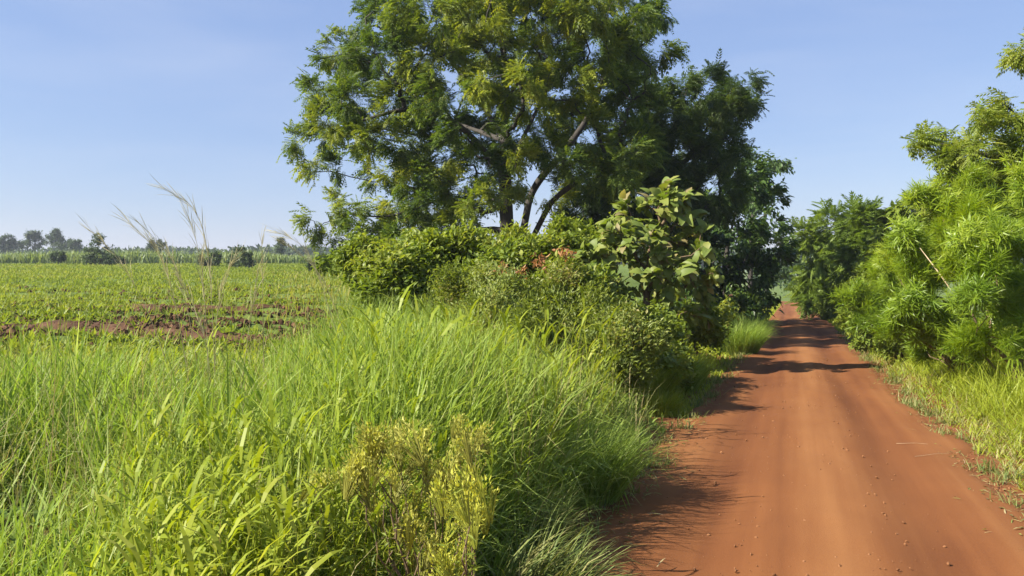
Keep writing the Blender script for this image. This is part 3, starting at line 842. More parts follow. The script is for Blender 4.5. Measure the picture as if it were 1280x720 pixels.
# ------------------------------------------------------------------ shrubs between the field and the road
hedge = [
    (478, 15.0, [(470, 320, 26), (495, 310, 24), (455, 345, 20), (485, 345, 26), (510, 340, 22)], 0, 'leftmost bright green leafy shrub at the end of the roadside hedge'),
    (540, 14.0, [(540, 308, 26), (565, 318, 26), (520, 335, 24), (550, 345, 28), (580, 345, 24)], 0, 'bright green shrub under the low hanging branch of the tallest tree'),
    (605, 14.5, [(600, 315, 26), (625, 310, 22), (610, 345, 28), (640, 330, 24), (590, 335, 22)], 0, 'leafy shrub directly in front of the dark forked trunk'),
    (668, 15.5, [(665, 320, 24), (690, 330, 24), (660, 345, 24), (700, 350, 26)], 0, 'shrub with orange withered sprays right of the dark trunk'),
    (580, 12.0, [(575, 365, 26), (600, 375, 26), (550, 375, 22), (620, 360, 24), (590, 395, 22), (540, 390, 18)], 1, 'brownish twiggy weed bush below the bright green shrubs'),
    (660, 11.4, [(650, 370, 28), (680, 365, 26), (670, 395, 28), (640, 395, 22), (700, 390, 26), (660, 420, 22)], 1, 'dry olive weed bush in the middle behind the tall grass'),
    (735, 11.2, [(725, 388, 20), (750, 396, 22), (730, 410, 26), (755, 415, 24), (710, 420, 22), (770, 400, 20), (740, 435, 22)], 1, 'dry olive weed bush nearest the road in front of the large leaved shrub'),
    (735, 17.0, [(730, 300, 24), (715, 330, 24), (750, 335, 28), (722, 288, 14), (735, 365, 26), (700, 350, 22)], 0, 'yellow green shrub left of the large leaved shrub'),
    (508, 13.0, [(500, 345, 24), (520, 360, 22), (490, 365, 18), (530, 340, 22), (470, 360, 16)], 0, 'low yellow green shrub at the left end where the tall grass meets the hedge'),
    (632, 13.0, [(625, 345, 24), (650, 355, 24), (605, 350, 18), (665, 345, 20), (640, 320, 18)], 0, 'tangled leafy shrub left of the orange withered sprays'),
    (700, 12.2, [(690, 360, 22), (715, 355, 22), (730, 370, 22), (700, 385, 22), (680, 345, 16)], 0, 'leafy shrub between the orange sprays and the large leaved shrub'),
    (620, 10.6, [(610, 400, 18), (640, 410, 20), (600, 385, 16), (660, 400, 18), (625, 420, 16)], 1, 'sparse dry weed rising out of the tall grass in the middle'),
    (775, 10.4, [(765, 420, 18), (780, 440, 18), (755, 435, 16), (790, 455, 15), (770, 455, 16)], 1, 'olive weed bush at the road side of the tall grass'),
    (800, 13.2, [(795, 400, 18), (815, 398, 16), (805, 415, 18), (825, 412, 14), (785, 418, 16)], 2, 'dark green low shrub under the large leaved shrub'),
    (838, 11.8, [(822, 446, 11), (838, 452, 12), (828, 462, 10)], 2, 'small dark leafy weed at the left edge of the road'),
    (872, 16.5, [(860, 395, 16), (878, 405, 15), (868, 418, 14), (888, 415, 12), (850, 412, 14)], 2, 'low round leaved plant by the road below the dense dark tree'),
]
for px, d, lst, kind, lab in hedge:
    b = G(px, d)
    lst = [(q[0], q[1] + (10 if kind == 0 else 4), q[2]) for q in lst]
    c = PC(lst, d, .6)
    ytop = min(q[1] - q[2] for q in lst); xs_ = [q[0] for q in lst]
    c += PC([(rng.uniform(min(xs_) - 22, max(xs_) + 22), ytop + rng.uniform(1, 40), rng.uniform(4, 8)) for _ in range(8)], d, .5)
    mt = (M_hedge, M_weed, M_hedge)[kind]
    tm = (T_OVAL, T_SMALL, T_OVAL)[kind]
    nl = (9500, 11500, 4200)[kind]; sz = (0.105, 0.065, 0.095)[kind]
    r_, nodes, par, pts, cl, out = plant('hedge_shrub' if kind == 0 else ('weed_bush' if kind == 1 else 'low_shrub'), lab, 'bush' if kind == 1 else 'shrub', b, c, mt, tm, nl, sz,
          M_bark2, None, per=40 if kind else 22, r_base=0.035, r_tip=0.003, spread=0.11, droop=0.2, upb=0.5, group='shrubs and weeds between field and road', varw=.5)
    if 'orange' in lab:
        for q in ((632, 337), (648, 341), (675, 326), (706, 316)):
            c0 = P(q[0], q[1], d - .75)
            m = 20
            lo = c0 + rng.normal(size=(m, 3)) * np.array([.06, .04, .05])
            v, f = inst(T_leaf6(.4), lo, frames(rand_unit(m) + [0, 0, -.4], rand_unit(m)), .07 + .05 * rng.random(m))
            o = link('withered_spray', make_mesh('withered_spray', offset([(v, f, np.repeat(rng.random(m), 7), 0)], b), [M_orange]), r_)
            o['label'] = 'orange withered leaf spray'; o['kind'] = 'stuff'
# dark undergrowth at the left end, under the low branch
b = G(455, 20)
plant('hedge_shrub', 'shaded olive shrub on the field edge under the low hanging branch', 'shrub', b, PC([(430, 322, 14), (455, 315, 20), (480, 318, 20), (410, 328, 10), (500, 300, 22), (445, 335, 14)], 20, .6), M_small, T_OVAL, 2600, .15,
      None, None, per=16, r_base=.04, r_tip=.004, spread=.1, group='shrubs and weeds between field and road')

# ------------------------------------------------------------------ the far side of the field
far_items = [(10, 230, [(9, 301, 8), (4, 307, 6), (15, 307, 6)], 'far_tree', 'small dark round tree at the far left horizon', 'tree', 1.0),
             (40, 235, [(38, 294, 5), (44, 293, 4), (40, 304, 8), (48, 302, 7), (30, 304, 8)], 'far_tree', 'twin topped hazy tree second from the left on the horizon', 'tree', 1.0),
             (70, 230, [(71, 291, 3), (72, 298, 5), (66, 302, 8), (78, 304, 7)], 'far_tree', 'narrow pointed tree third from the left on the horizon', 'tree', 1.0),
             (92, 225, [(88, 306, 8), (96, 308, 7)], 'far_tree', 'low dark tree just left of the big field bush', 'tree', 1.0),
             (125, 92, [(123, 310, 13), (135, 316, 10), (112, 317, 9), (122, 298, 7), (128, 321, 11), (115, 324, 8), (138, 324, 8)], 'field_bush', 'largest green bush standing at the far edge of the field', 'bush', .42),
             (196, 190, [(195, 304, 6), (199, 308, 7), (190, 310, 6)], 'far_tree', 'small rounded tree behind the leaning grass plumes', 'tree', .8),
             (302, 78, [(300, 318, 12), (310, 323, 9), (291, 325, 8), (303, 330, 10), (294, 332, 6), (311, 331, 7)], 'field_bush', 'dark round bush at the far edge of the field', 'bush', .36),
             (262, 85, [(256, 325, 7), (270, 322, 8), (262, 330, 6)], 'field_bush', 'low bush in the cane just left of the dark round bush', 'bush', .36),
             (352, 170, [(351, 302, 4), (352, 309, 5), (349, 314, 4)], 'far_tree', 'slender little tree alone on the horizon left of the low branch', 'tree', .6),
             (420, 60, [(405, 327, 9), (425, 322, 11), (440, 326, 10), (390, 331, 6)], 'field_bush', 'olive bush at the field edge below the low branch', 'bush', .3),
             (150, 100, [(146, 326, 4), (152, 327, 4)], 'field_bush', 'tiny bush right of the largest field bush', 'bush', .4),
             (73, 100, [(70, 321, 5), (76, 321, 5)], 'field_bush', 'tiny dark bush standing in the cane on the far left', 'bush', .4)]
for px, d, lst, nm, lab, cat, sz in far_items:
    b = G(px, d)
    plant(nm, lab, cat, b, PC(lst, d, d * .006), M_far, T_OVAL, 2600 if cat == 'tree' else 2600, sz * .55, M_bark,
          [[b - np.array([0, 0, .2]), b + np.array([0, 0, .8 if cat == 'tree' else .3])]], per=-12, r_base=.15 if cat == 'tree' else .06, r_tip=.03 if cat == 'tree' else .01, spread=sz * .35, droop=.2,
          crown='crown' if cat == 'tree' else 'foliage', stem='trunk' if cat == 'tree' else 'stem', k=4, varw=.3)
# woodland line on the horizon
n = 60000
xx = rng.uniform(-420, 330, n); yy = rng.uniform(300, 360, n)
top = 5.0 + 4.0 * noise(xx, yy * .3, 16, 11) + 2.5 * noise(xx, yy, 5, 12)
zz = 1.6 + .85 * top * rng.random(n) ** .6
v, f = inst(T_OVAL[0], np.stack([xx, yy, zz], 1), frames(rand_unit(n) + [0, -.3, .3], rand_unit(n) + [0, 0, 1]), 1.6 + 1.2 * rng.random(n))
tag(link('far_wood', make_mesh('far_wood', [(v, f, np.repeat(rng.random(n), 7), 0)], [M_far])), 'hazy dark green woodland line along the horizon', 'woodland', kind='stuff')

# ------------------------------------------------------------------ grasses
def blades(x, y, z, h, w, lean, bend, az, var, S=4, base=None):
    """arching grass blades; lean = starting tilt, bend = extra curvature"""
    n = len(x)
    dirh = np.stack([np.cos(az), np.sin(az), np.zeros(n)], 1)
    tw = az + math.pi / 2 + rng.normal(0, .7, n)
    side = np.stack([np.cos(tw), np.sin(tw), np.zeros(n)], 1)
    p = np.stack([x, y, z], 1)
    V = np.zeros((n, 2 * S + 1, 3))
    ang = lean.copy()
    prof = [0.55, 1.0, 0.85, 0.55, .4][:S]
    for i in range(S):
        V[:, 2 * i] = p - side * (w * prof[i] / 2)[:, None]
        V[:, 2 * i + 1] = p + side * (w * prof[i] / 2)[:, None]
        st = (h / S)[:, None]
        p = p + st * (np.sin(ang)[:, None] * dirh + np.cos(ang)[:, None] * np.array([0, 0, 1.0]))
        ang = ang + bend * (i + 1) * 2 / (S * (S + 1)) * 1.0 * (1 + .3 * i)
    V[:, 2 * S] = p
    F = []
    for i in range(S - 1):
        a = 2 * i
        F += [(a, a + 1, a + 3), (a, a + 3, a + 2)]
    F.append((2 * S - 2, 2 * S - 1, 2 * S))
    F = np.array(F)
    FF = (F[None] + (np.arange(n) * (2 * S + 1))[:, None, None]).reshape(-1, 3)
    return V.reshape(-1, 3), FF, np.repeat(var, 2 * S + 1)

def fan(n, d0, d1, px0, px1, a=.5):
    """random ground spots, thinner with distance; returns x, y"""
    q = rng.random(n)
    d = (d0 ** a + q * (d1 ** a - d0 ** a)) ** (1 / a)
    px = rng.uniform(px0, px1, n)
    return (px - 640) / 1000 * d, d, px

def tufted(x, y, cell):
    """pull spots towards tuft centres"""
    cx = np.floor(x / cell); cy = np.floor(y / cell)
    hsh = np.sin(cx * 127.1 + cy * 311.7) * 43758.5453; jx = hsh - np.floor(hsh)
    hsh = np.sin(cx * 269.5 + cy * 183.3) * 28001.83; jy = hsh - np.floor(hsh)
    tx = (cx + .15 + .7 * jx) * cell; ty = (cy + .15 + .7 * jy) * cell
    k = .55
    return x * (1 - k) + tx * k, y * (1 - k) + ty * k, (jx + jy) % 1.0

TOPX = np.array([-300, 0, 60, 110, 160, 250, 300, 380, 430, 460, 500, 560, 620, 700, 770, 860, 1000])
TOPY = np.array([440, 440, 438, 440, 442, 436, 432, 405, 382, 372, 372, 388, 412, 432, 470, 520, 560])
def cap(px, d, x, y):
    """height the grass grows to at a spot (taller along the hedge, lower towards the field and road)"""
    t = 1.6 - (np.interp(px, TOPX, TOPY) - 335) / 1000 * d - gz(x, y)
    return np.clip(t, .22, 1.15)

# tall fine grass of the left verge
x, y, px = fan(76000, 2.0, 13.5, -480, 900, .55)
x, y, tv = tufted(x, y, .22)
px = x / y * 1000 + 640
u = x - roadc(y)
hol = np.clip(1.5 * np.exp(-((px - 25) / 85) ** 4 - ((y - 4.4) / .75) ** 4), 0, 1)
h = (.96 + .34 * sm(400, 470, px)) * (1 - .27 * sm(500, 620, px) * sm(4.5, 7, y)) * cap(px, y, x, y) * (.50 + .60 * rng.random(len(x))) * (.42 + .56 * noise(x, y, .45, 20) + .52 * noise(x, y, 1.4, 35))
h *= 1 - .75 * hol
near = sm(5.5, 3.0, y)
h = np.minimum(h, 1.35 - .6 * near)
edge = sm(-1.55, -2.5, u)
h *= .30 + .70 * edge
keep = (u < -1.50 - .35 * noise(x, y, .5, 21)) & (rng.random(len(x)) < np.where((px < 330) & (y < 6.0) & ~((px < 125) & (y > 4.8)), .38, 1.0)) & (rng.random(len(x)) > hol * .96)
keep &= ~((px < 400) & (y > 12.3))
x, y, px, u, h, tv, edge = (q[keep] for q in (x, y, px, u, h, tv, edge))
n = len(x)
az = rng.uniform(0, 2 * math.pi, n)
az = np.where(rng.random(n) < .18 + .35 * (1 - edge), rng.normal(.1, .8, n), az)
lean = np.abs(rng.normal(.15, .22, n)) + .25 * (1 - edge)
bend = np.where(rng.random(n) < .58, np.abs(rng.normal(.5, .4, n)), rng.normal(1.7, .6, n)) + .3 * (1 - edge)
w = (.007 + .015 * rng.random(n) ** 2.2) * (1 + .05 * y)
var = np.clip(.35 * tv + .3 * noise(x, y, 1.6, 22) + .35 * rng.random(n) + .5 * (rng.random(n) < .06), 0, 1)
c = [(*blades(x, y, gz(x, y) - .02, h * 1.12, w, lean, bend, az, var), 0)]
tag(link('tall_grass', make_mesh('tall_grass', c, [M_grass])), 'thick tall fine bladed green grass filling the left verge', 'grass', kind='stuff')

# leafy-stemmed yellow green grass, mostly lower left
def T_leafy(seed, nl=7):
    r = np.random.default_rng(seed)
    Vs, Fs, k = [], [], 0
    top = np.array([.10, .05, 1.0])
    st = np.array([(0, 0, 0), (.03, 0, .5), (.10, .05, 1.0)])
    v, f = polytube(st, [.006, .005, .002], 3)
    f = np.concatenate([f[:, [0, 1, 2]], f[:, [0, 2, 3]]])
    Vs.append(v); Fs.append(f); k += len(v)
    a0 = r.uniform(0, 6.28)
    for i in range(nl):
        t = .18 + .80 * i / (nl - 1)
        p = st[0] * (1 - t) ** 2 + 2 * st[1] * t * (1 - t) + st[2] * t * t
        a = a0 + math.pi * i + r.normal(0, .5)
        el = r.uniform(.6, 1.15)
        d = np.array([math.cos(a) * math.cos(el), math.sin(a) * math.cos(el), math.sin(el)])
        lv, lf = T_strap(r.uniform(.055, .09), r.uniform(.8, 2.0))
        M = frames(d[None], np.array([[0, 0, 1.0]]))[0]
        L = r.uniform(.26, .42) * (1.1 - .4 * t)
        Vs.append((lv * L) @ M.T + p); Fs.append(lf + k); k += len(lv)
    return np.concatenate(Vs), np.concatenate(Fs)
TL = [T_leafy(i) for i in range(6)]
def leafy_patch(n, d0, d1, px0, px1, hs, dens, mat_name, label, mat, big=1.0):
    x, y, px = fan(n, d0, d1, px0, px1, .5)
    u = x - roadc(y)
    hol = np.clip(1.5 * np.exp(-((px - 25) / 85) ** 4 - ((y - 4.4) / .75) ** 4), 0, 1)
    keep = (u < -1.8) & (rng.random(n) < dens(px, y, x)) & (rng.random(n) > hol)
    x, y, px = x[keep], y[keep], px[keep]; n = len(x)
    h = hs(px, y, x, n)
    az = rng.uniform(0, 2 * math.pi, n)
    tilt = np.abs(rng.normal(0, .16, n))
    yv = np.stack([np.cos(az), np.sin(az), np.zeros(n)], 1)
    zv = norm(np.stack([np.sin(tilt) * np.cos(az + 1), np.sin(tilt) * np.sin(az + 1), np.cos(tilt)], 1))
    xv = norm(np.cross(yv, zv)); yv = np.cross(zv, xv)
    M = np.stack([xv, yv, zv], 2)
    var = np.clip(.4 * noise(x, y, .9, 25) + .5 * rng.random(n) + .25 * (rng.random(n) < .08), 0, 1)
    t = rng.integers(0, len(TL), n)
    ch = []
    loc = np.stack([x, y, gz(x, y) - .02], 1)
    for i, T in enumerate(TL):
        m = t == i
        v, f = inst(T, loc[m], M[m], h[m]); 
        ch.append((v, f, np.clip(np.repeat(var[m], len(T[0])) + rng.normal(0, .1, m.sum() * len(T[0])).round(1), 0, 1), 0))
    tag(link(mat_name, make_mesh(mat_name, ch, [mat])), label, 'grass', kind='stuff')
leafy_patch(10500, 1.9, 9.0, -480, 760, lambda px, y, x, n: (.50 + .28 * rng.random(n)) * (1 - .3 * sm(190, 90, px)) * (1 + .55 * sm(340, 480, px) * sm(3.5, 6, y)) * (.8 + .4 * noise(x, y, .8, 26)),
            lambda px, y, x: np.where(px < 340, .95, .55) * np.where((px < 125) & (y > 4.9), .12, 1) * np.where(px > 640, .45, 1), 'leafy_grass', 'broad leaved yellow green grass growing at the lower left', M_leafy)

# broad-leaved weeds mixed into the grass
def T_forb(seed, nl=9):
    r = np.random.default_rng(seed); Vs, Fs, k = [], [], 0
    v, f = polytube(np.array([(0, 0, 0), (.04, .02, .5), (.09, .04, 1.0)]), [.008, .006, .003], 3)
    f = np.concatenate([f[:, [0, 1, 2]], f[:, [0, 2, 3]]]); Vs.append(v); Fs.append(f); k += len(v)
    for i in range(nl):
        q = .2 + .8 * i / (nl - 1); a = i * 2.4; el = r.uniform(-.1, .8)
        d = np.array([math.cos(a) * math.cos(el), math.sin(a) * math.cos(el), math.sin(el)])
        lv, lf = T_leaf6(r.uniform(.3, .5), .08, r.uniform(.2, .5))
        Vs.append(lv * r.uniform(.12, .24) * (1.2 - .5 * q) @ frames(d[None], np.array([[0, 0, 1.]]))[0].T + np.array([.09 * q * q, .04 * q * q, q])); Fs.append(lf + k); k += len(lv)
    return np.concatenate(Vs), np.concatenate(Fs)
TF = [T_forb(i) for i in range(4)]
x, y, px = fan(1500, 2.6, 12.5, -60, 860, .6)
u = x - roadc(y)
keep = (u < -1.9) & (noise(x, y, 1.0, 37) > .45) & ~((px < 380) & (y > 9)) & ~((px < 130) & (y > 3.4)); x, y, px = x[keep], y[keep], px[keep]; n = len(x)
hh = np.minimum(cap(px, y, x, y), .9 - .25 * sm(5, 3, y)) * (.55 + .45 * rng.random(n))
az = rng.uniform(0, 6.28, n)
zv = norm(np.stack([rng.normal(0, .15, n), rng.normal(0, .15, n), np.ones(n)], 1)); xv = norm(np.cross(np.stack([np.cos(az), np.sin(az), 0 * az], 1), zv)); M = np.stack([xv, np.cross(zv, xv), zv], 2)
t_ = rng.integers(0, 4, n); ch = []
for i, T in enumerate(TF):
    m = t_ == i
    v, f = inst(T, np.stack([x, y, gz(x, y) - .02], 1)[m], M[m], hh[m]); ch.append((v, f, np.repeat(rng.random(m.sum()), len(T[0])), 0))
tag(link('verge_weeds', make_mesh('verge_weeds', ch, [M_small])), 'small broad leaved weeds mixed into the tall grass', 'weeds', kind='stuff')

# dead straws and seeding stems standing through the green
x, y, px = fan(4200, 2.6, 13, -100, 860, .7)
u = x - roadc(y)
keep = (u < -1.7) & (noise(x, y, 1.2, 36) > .35) & ~((px < 380) & (y > 11)); x, y, px = x[keep], y[keep], px[keep]; n = len(x)
hh = np.minimum(cap(px, y, x, y) * (1.0 + .35 * rng.random(n)), 1.3 - .45 * sm(5.5, 3, y)) * (.8 + .3 * rng.random(n))
az = rng.uniform(0, 6.28, n); ln_ = np.abs(rng.normal(.2, .2, n)); bd_ = np.abs(rng.normal(.5, .5, n))
ch = [(*blades(x, y, gz(x, y), hh, .003 + .005 * rng.random(n) + .0003 * y, ln_, bd_, az, .2 + .8 * rng.random(n), 5), 0)]
tag(link('dead_straws', make_mesh('dead_straws', ch, [M_dry])), 'dead straws and thin seeding stems standing through the tall grass', 'grass', kind='stuff')

# right verge, low and straw-coloured at the road, taller further in
x, y, px = fan(125000, 3.6, 26, 900, 1900, .6)
u = x - roadc(y)
x2, y2, tv = tufted(x, y, .2)
far = u > 2.1
x = np.where(far, x2, x); y = np.where(far, y2, y)
u = x - roadc(y)
eb = 1.44 + .26 * noise(x, y, .8, 27) + .16 * noise(x, y, .2, 28)
keep = (u > eb) & (u < 6.5)
x, y, u, tv, eb = (q[keep] for q in (x, y, u, tv, eb))
n = len(x)
g = sm(0, 1.5, u - eb)
h = (.15 + .56 * g * (.6 + .6 * noise(x, y, .7, 29))) * (.6 + .55 * rng.random(n))
lean = np.abs(rng.normal(.35, .3, n)) + .3 * (1 - g)
bend = np.abs(rng.normal(.7, .5, n)) + .4 * (1 - g)
az = rng.uniform(0, 2 * math.pi, n)
w = (.005 + .007 * rng.random(n) ** 2) * (1 + .05 * y)
straw = rng.random(n) < .42 - .42 * sm(.05, .8, u - eb)
var = np.clip(.3 * tv + .35 * noise(x, y, 1.0, 30) + .35 * rng.random(n), 0, 1)
for nm, m, mat, lab in (('verge_grass', ~straw, M_leafy, 'soft green grass of the right verge below the strap leaved bushes'), ('straw_grass', straw, M_dry, 'short straw coloured grass fringing the right edge of the road')):
    c = [(*blades(x[m], y[m], gz(x[m], y[m]) - .015, h[m] * 1.2, w[m], lean[m], bend[m], az[m], var[m]), 0)]
    tag(link(nm, make_mesh(nm, c, [mat])), lab, 'grass', kind='stuff')

# both edges further down the road, and the roadside strip under the hedge
n = 30000
y = 10 + 85 * rng.random(n) ** 1.8
s = rng.random(n) < .5
u = np.where(s, -(1.5 + 3.2 * rng.random(n) ** 1.3), 1.6 + 3.0 * rng.random(n))
keep = ~((u > 0) & (y < 24))
y, u = y[keep], u[keep]
x = u + roadc(y); n = len(x)
g = sm(1.5, 2.6, np.abs(u) - .2 * noise(x, y, 1, 31))
h = (.12 + .5 * g * (.5 + .8 * noise(x, y, 1.3, 32))) * (.6 + .6 * rng.random(n))
c = [(*blades(x, y, gz(x, y) - .02, h, .010 + .0009 * y * (1 + rng.random(n)), np.abs(rng.normal(.3, .2, n)), np.abs(rng.normal(.7, .4, n)), rng.uniform(0, 6.28, n),
      np.clip(.5 * noise(x, y, 2, 33) + .5 * rng.random(n), 0, 1)), 0)]
tag(link('roadside_grass', make_mesh('roadside_grass', c, [M_leafy])), 'low grass along both edges of the receding road', 'grass', kind='stuff')

# single grass clumps that stand out at the road edge
def clump(label, px, d, rad, hh, n, mat, lean0, azm=None, name='grass_clump', wd=1.0):
    b = G(px, d)
    rt = root(name, b, label, 'grass clump')
    a = rng.uniform(0, 6.28, n); rr = rad * np.sqrt(rng.random(n))
    x = b[0] + np.cos(a) * rr * .6; y = b[1] + np.sin(a) * rr * .6
    az = a + rng.normal(0, .5, n) if azm is None else np.where(rng.random(n) < .75, rng.normal(azm, .55, n), a)
    c = [(*blades(x, y, gz(x, y) - .02, hh * (.55 + .6 * rng.random(n)), wd * (.004 + .004 * rng.random(n)) * (1 + .06 * d), lean0 * (.3 + 1.1 * rng.random(n)), np.abs(rng.normal(.9, .4, n)), az, np.clip(rng.normal(.45, .25, n), 0, 1), 5), 0)]
    link('blades', make_mesh('blades', offset(c, b), [mat]), rt)
clump('olive splayed grass clump spilling onto the road at the bottom centre', 655, 3.85, .34, .56, 760, M_clump, .75, .15, wd=1.7)
clump('straw tipped grass clump just behind the splayed one', 655, 4.6, .25, .5, 700, M_clump, .4, .3)
clump('arching green grass clump overhanging the road shadow', 735, 6.0, .35, .75, 1100, M_grass, .5, .1)
clump('round dark green grass clump on the left road edge beneath the dense tree', 918, 20, .9, 1.0, 2600, M_grass, .45)
clump('smaller grass clump behind the round one on the left road edge', 935, 26, .9, .95, 1600, M_grass, .45)
clump('light green grass clump on the road edge in front of the low round leaved plant', 858, 14, .55, .6, 1300, M_leafy, .45)
clump('leafy green grass clump between the olive weed bush and the road', 800, 11.3, .6, .75, 1500, M_leafy, .4)
clump('grass clump behind the small dark leafy weed on the left road edge', 845, 12.6, .5, .7, 1300, M_grass, .45)
clump('pale green grass tuft on the left road edge nearest the low dark weed', 826, 10.3, .35, .42, 700, M_leafy, .5)

# ------------------------------------------------------------------ the field: low crop rows, bare clods, cane beyond
def T_crop(seed, nl=8):
    r = np.random.default_rng(seed); Vs, Fs, k = [], [], 0
    for i in range(nl):
        a = i * 2.4; el = r.uniform(.3, 1.2)
        d = np.array([math.cos(a) * math.cos(el), math.sin(a) * math.cos(el), math.sin(el)])
        lv, lf = T_quadleaf(r.uniform(.3, .5), .06)
        Vs.append(lv @ frames(d[None], np.array([[0, 0, 1.0]]))[0].T * r.uniform(.6, 1.0) + d * .15); Fs.append(lf + k); k += 4
    return np.concatenate(Vs), np.concatenate(Fs)
TC = [T_crop(i) for i in range(4)]
x, y, px = fan(36000, 11.5, 106, -120, 560, .35)
u = x - roadc(y)
bare = sm(.47, .60, noise(x, y, 2.6, 40) * .55 + .45 * noise(x * .35, y, 1.0, 41)) * (1 - sm(34, 60, y))
belt = np.exp(-((y - 15.6) / 2.0) ** 2) * sm(-.35, -1.6, x / 1.0 + 3.2 - .0 * y) * .9 * (px < 335)
belt = np.maximum(belt, np.exp(-((y - 20.9) / 1.3) ** 2) * .8 * (px < 420) * noise(x, y, 2.2, 52) * 1.5)
row = .5 + .5 * np.sin(y * 3.6 + .5 * noise(x, y, 4, 2))
keep = (u < -6.2) & (rng.random(len(x)) > np.clip(bare * .95 + belt * .85, 0, .93)) & (rng.random(len(x)) < .62 + .38 * row * noise(x, y, 3, 48) + .4 * noise(x, y, 1.1, 49) - .2 + (y > 50))
x, y, px = x[keep], y[keep], px[keep]; n = len(x)
s = (.09 + .09 * rng.random(n)) * (1 + .014 * y)
az = rng.uniform(0, 6.28, n)
M = np.stack([np.stack([np.cos(az), np.sin(az), 0 * az], 1), np.stack([-np.sin(az), np.cos(az), 0 * az], 1), np.tile([0, 0, 1.0], (n, 1))], 2)
t = rng.integers(0, 4, n); ch = []
var = np.clip(.5 * noise(x, y, 5, 42) + .5 * rng.random(n), 0, 1)
loc = np.stack([x, y, gz(x, y)], 1)
for i, T in enumerate(TC):
    m = t == i
    v, f = inst(T, loc[m], M[m], s[m] * np.where(np.abs(y[m] - 15.5) < 4.5, 1.25, 1)); ch.append((v, f, np.repeat(var[m], len(T[0])), 0))
# thin grasses among the crop
x, y, px = fan(9000, 11.5, 60, -120, 520, .4)
keep = (x - roadc(y) < -5.5) & (rng.random(len(x)) > .6 * np.exp(-((y - 15.6) / 1.6) ** 2)); x, y, px = x[keep], y[keep], px[keep]; n = len(x)
hh = (.16 + .22 * rng.random(n)) * (1 + .5 * sm(330, 450, px))
ch.append((*blades(x, y, gz(x, y), hh, .006 + .0008 * y, np.abs(rng.normal(.3, .2, n)), np.abs(rng.normal(.6, .3, n)), rng.uniform(0, 6.28, n), np.clip(.35 + .5 * rng.random(n) + .5 * (px > 340) * rng.random(n), 0, 1), 3), 0))
tag(link('field_crop', make_mesh('field_crop', ch, [M_crop])), 'low green crop and weeds covering the open field', 'crop', kind='stuff')
# turned clods
n = 11000
y = np.where(rng.random(n) < .62, rng.normal(15.7, 1.2, n), np.where(rng.random(n) < .5, rng.normal(20.9, .9, n), rng.uniform(13, 34, n)))
px = rng.uniform(-80, 420, n)
x = (px - 640) / 1000 * y
nz = noise(x * .5, y, .9, 43)
keep = (nz > .38) & (x - roadc(y) < -7) & (y > 12.6)
x, y = x[keep], y[keep]; n = len(x)
s = (.02 + .06 * rng.random(n) ** 2.2)
M = frames(rand_unit(n), rand_unit(n)) * np.array([1.2, .9, .75])
v, f = inst(ICO, np.stack([x, y, gz(x, y) + s * .25 + .03 * rng.random(n)], 1), M, s)
v = v + .012 * rng.normal(size=v.shape)
tag(link('soil_clods', make_mesh('soil_clods', [(v, f, 0, 0)], [M_clod])), 'reddish brown clods of turned earth in the field', 'soil', kind='stuff')
# bare ploughed strips under the clods
def strip(y0, wd, xa, xb, sd):
    gx = np.arange(xa, xb, .12); gyv = np.linspace(-1, 1, 26)
    A, B = np.meshgrid(gx, gyv, indexing='ij')
    hw = .72 * wd * (.2 + 1.2 * noise(A, A * 0 + sd, 1.5, 44)) * np.clip((A - xa) / 1.5, 0.05, 1) * np.clip((xb - A) / 1.5, 0.05, 1) * (.45 + 1.1 * noise(A, A * 0 + B, .45, 53))
    Y = y0 + B * hw + .6 * (noise(A, A * 0 + sd, 2.2, 45) - .5)
    Z = gz(A, Y) + .02 + .11 * (1 - B ** 2) * (noise(A, Y, .3, 46) * .7 + .3 * noise(A, Y, .11, 47)) - .03 * B ** 2
    V = np.stack([A, Y, Z], 2).reshape(-1, 3); m = len(gyv)
    ii = (np.arange(len(gx) - 1)[:, None] * m + np.arange(m - 1)[None]).ravel()
    return V, np.stack([ii, ii + m, ii + m + 1, ii + 1], 1), 0, 0
tag(link('ploughed_soil', make_mesh('ploughed_soil', [strip(15.7, 1.5, -10.4, -4.6, 3.3), strip(16.4, .9, -14, -8.5, 9.1), strip(21.0, .8, -14, -6.2, 5.5), strip(18.6, .45, -10, -5.5, 7.7), strip(26, .7, -17, -9.5, 2.2)], [M_clod])),
    'bare brown ploughed strip crossing the near field', 'soil', kind='structure')
# cane
n = 17000
x = rng.uniform(-110, -4, n); y = 106 + 26 * rng.random(n) ** 1.4
h = 1.15 + 1.25 * noise(x, y, 5, 50) * (.5 + .7 * rng.random(n))
c = [(*blades(x, y, gz(x, y), h, .13 + .10 * rng.random(n), np.abs(rng.normal(.1, .1, n)), np.abs(rng.normal(.9, .5, n)), rng.uniform(0, 6.28, n), np.clip(.4 * noise(x, y, 6, 51) + .6 * rng.random(n), 0, 1)), 0)]
tag(link('cane_crop', make_mesh('cane_crop', c, [M_cane])), 'pale green cane crop standing along the far side of the field', 'crop', kind='stuff')

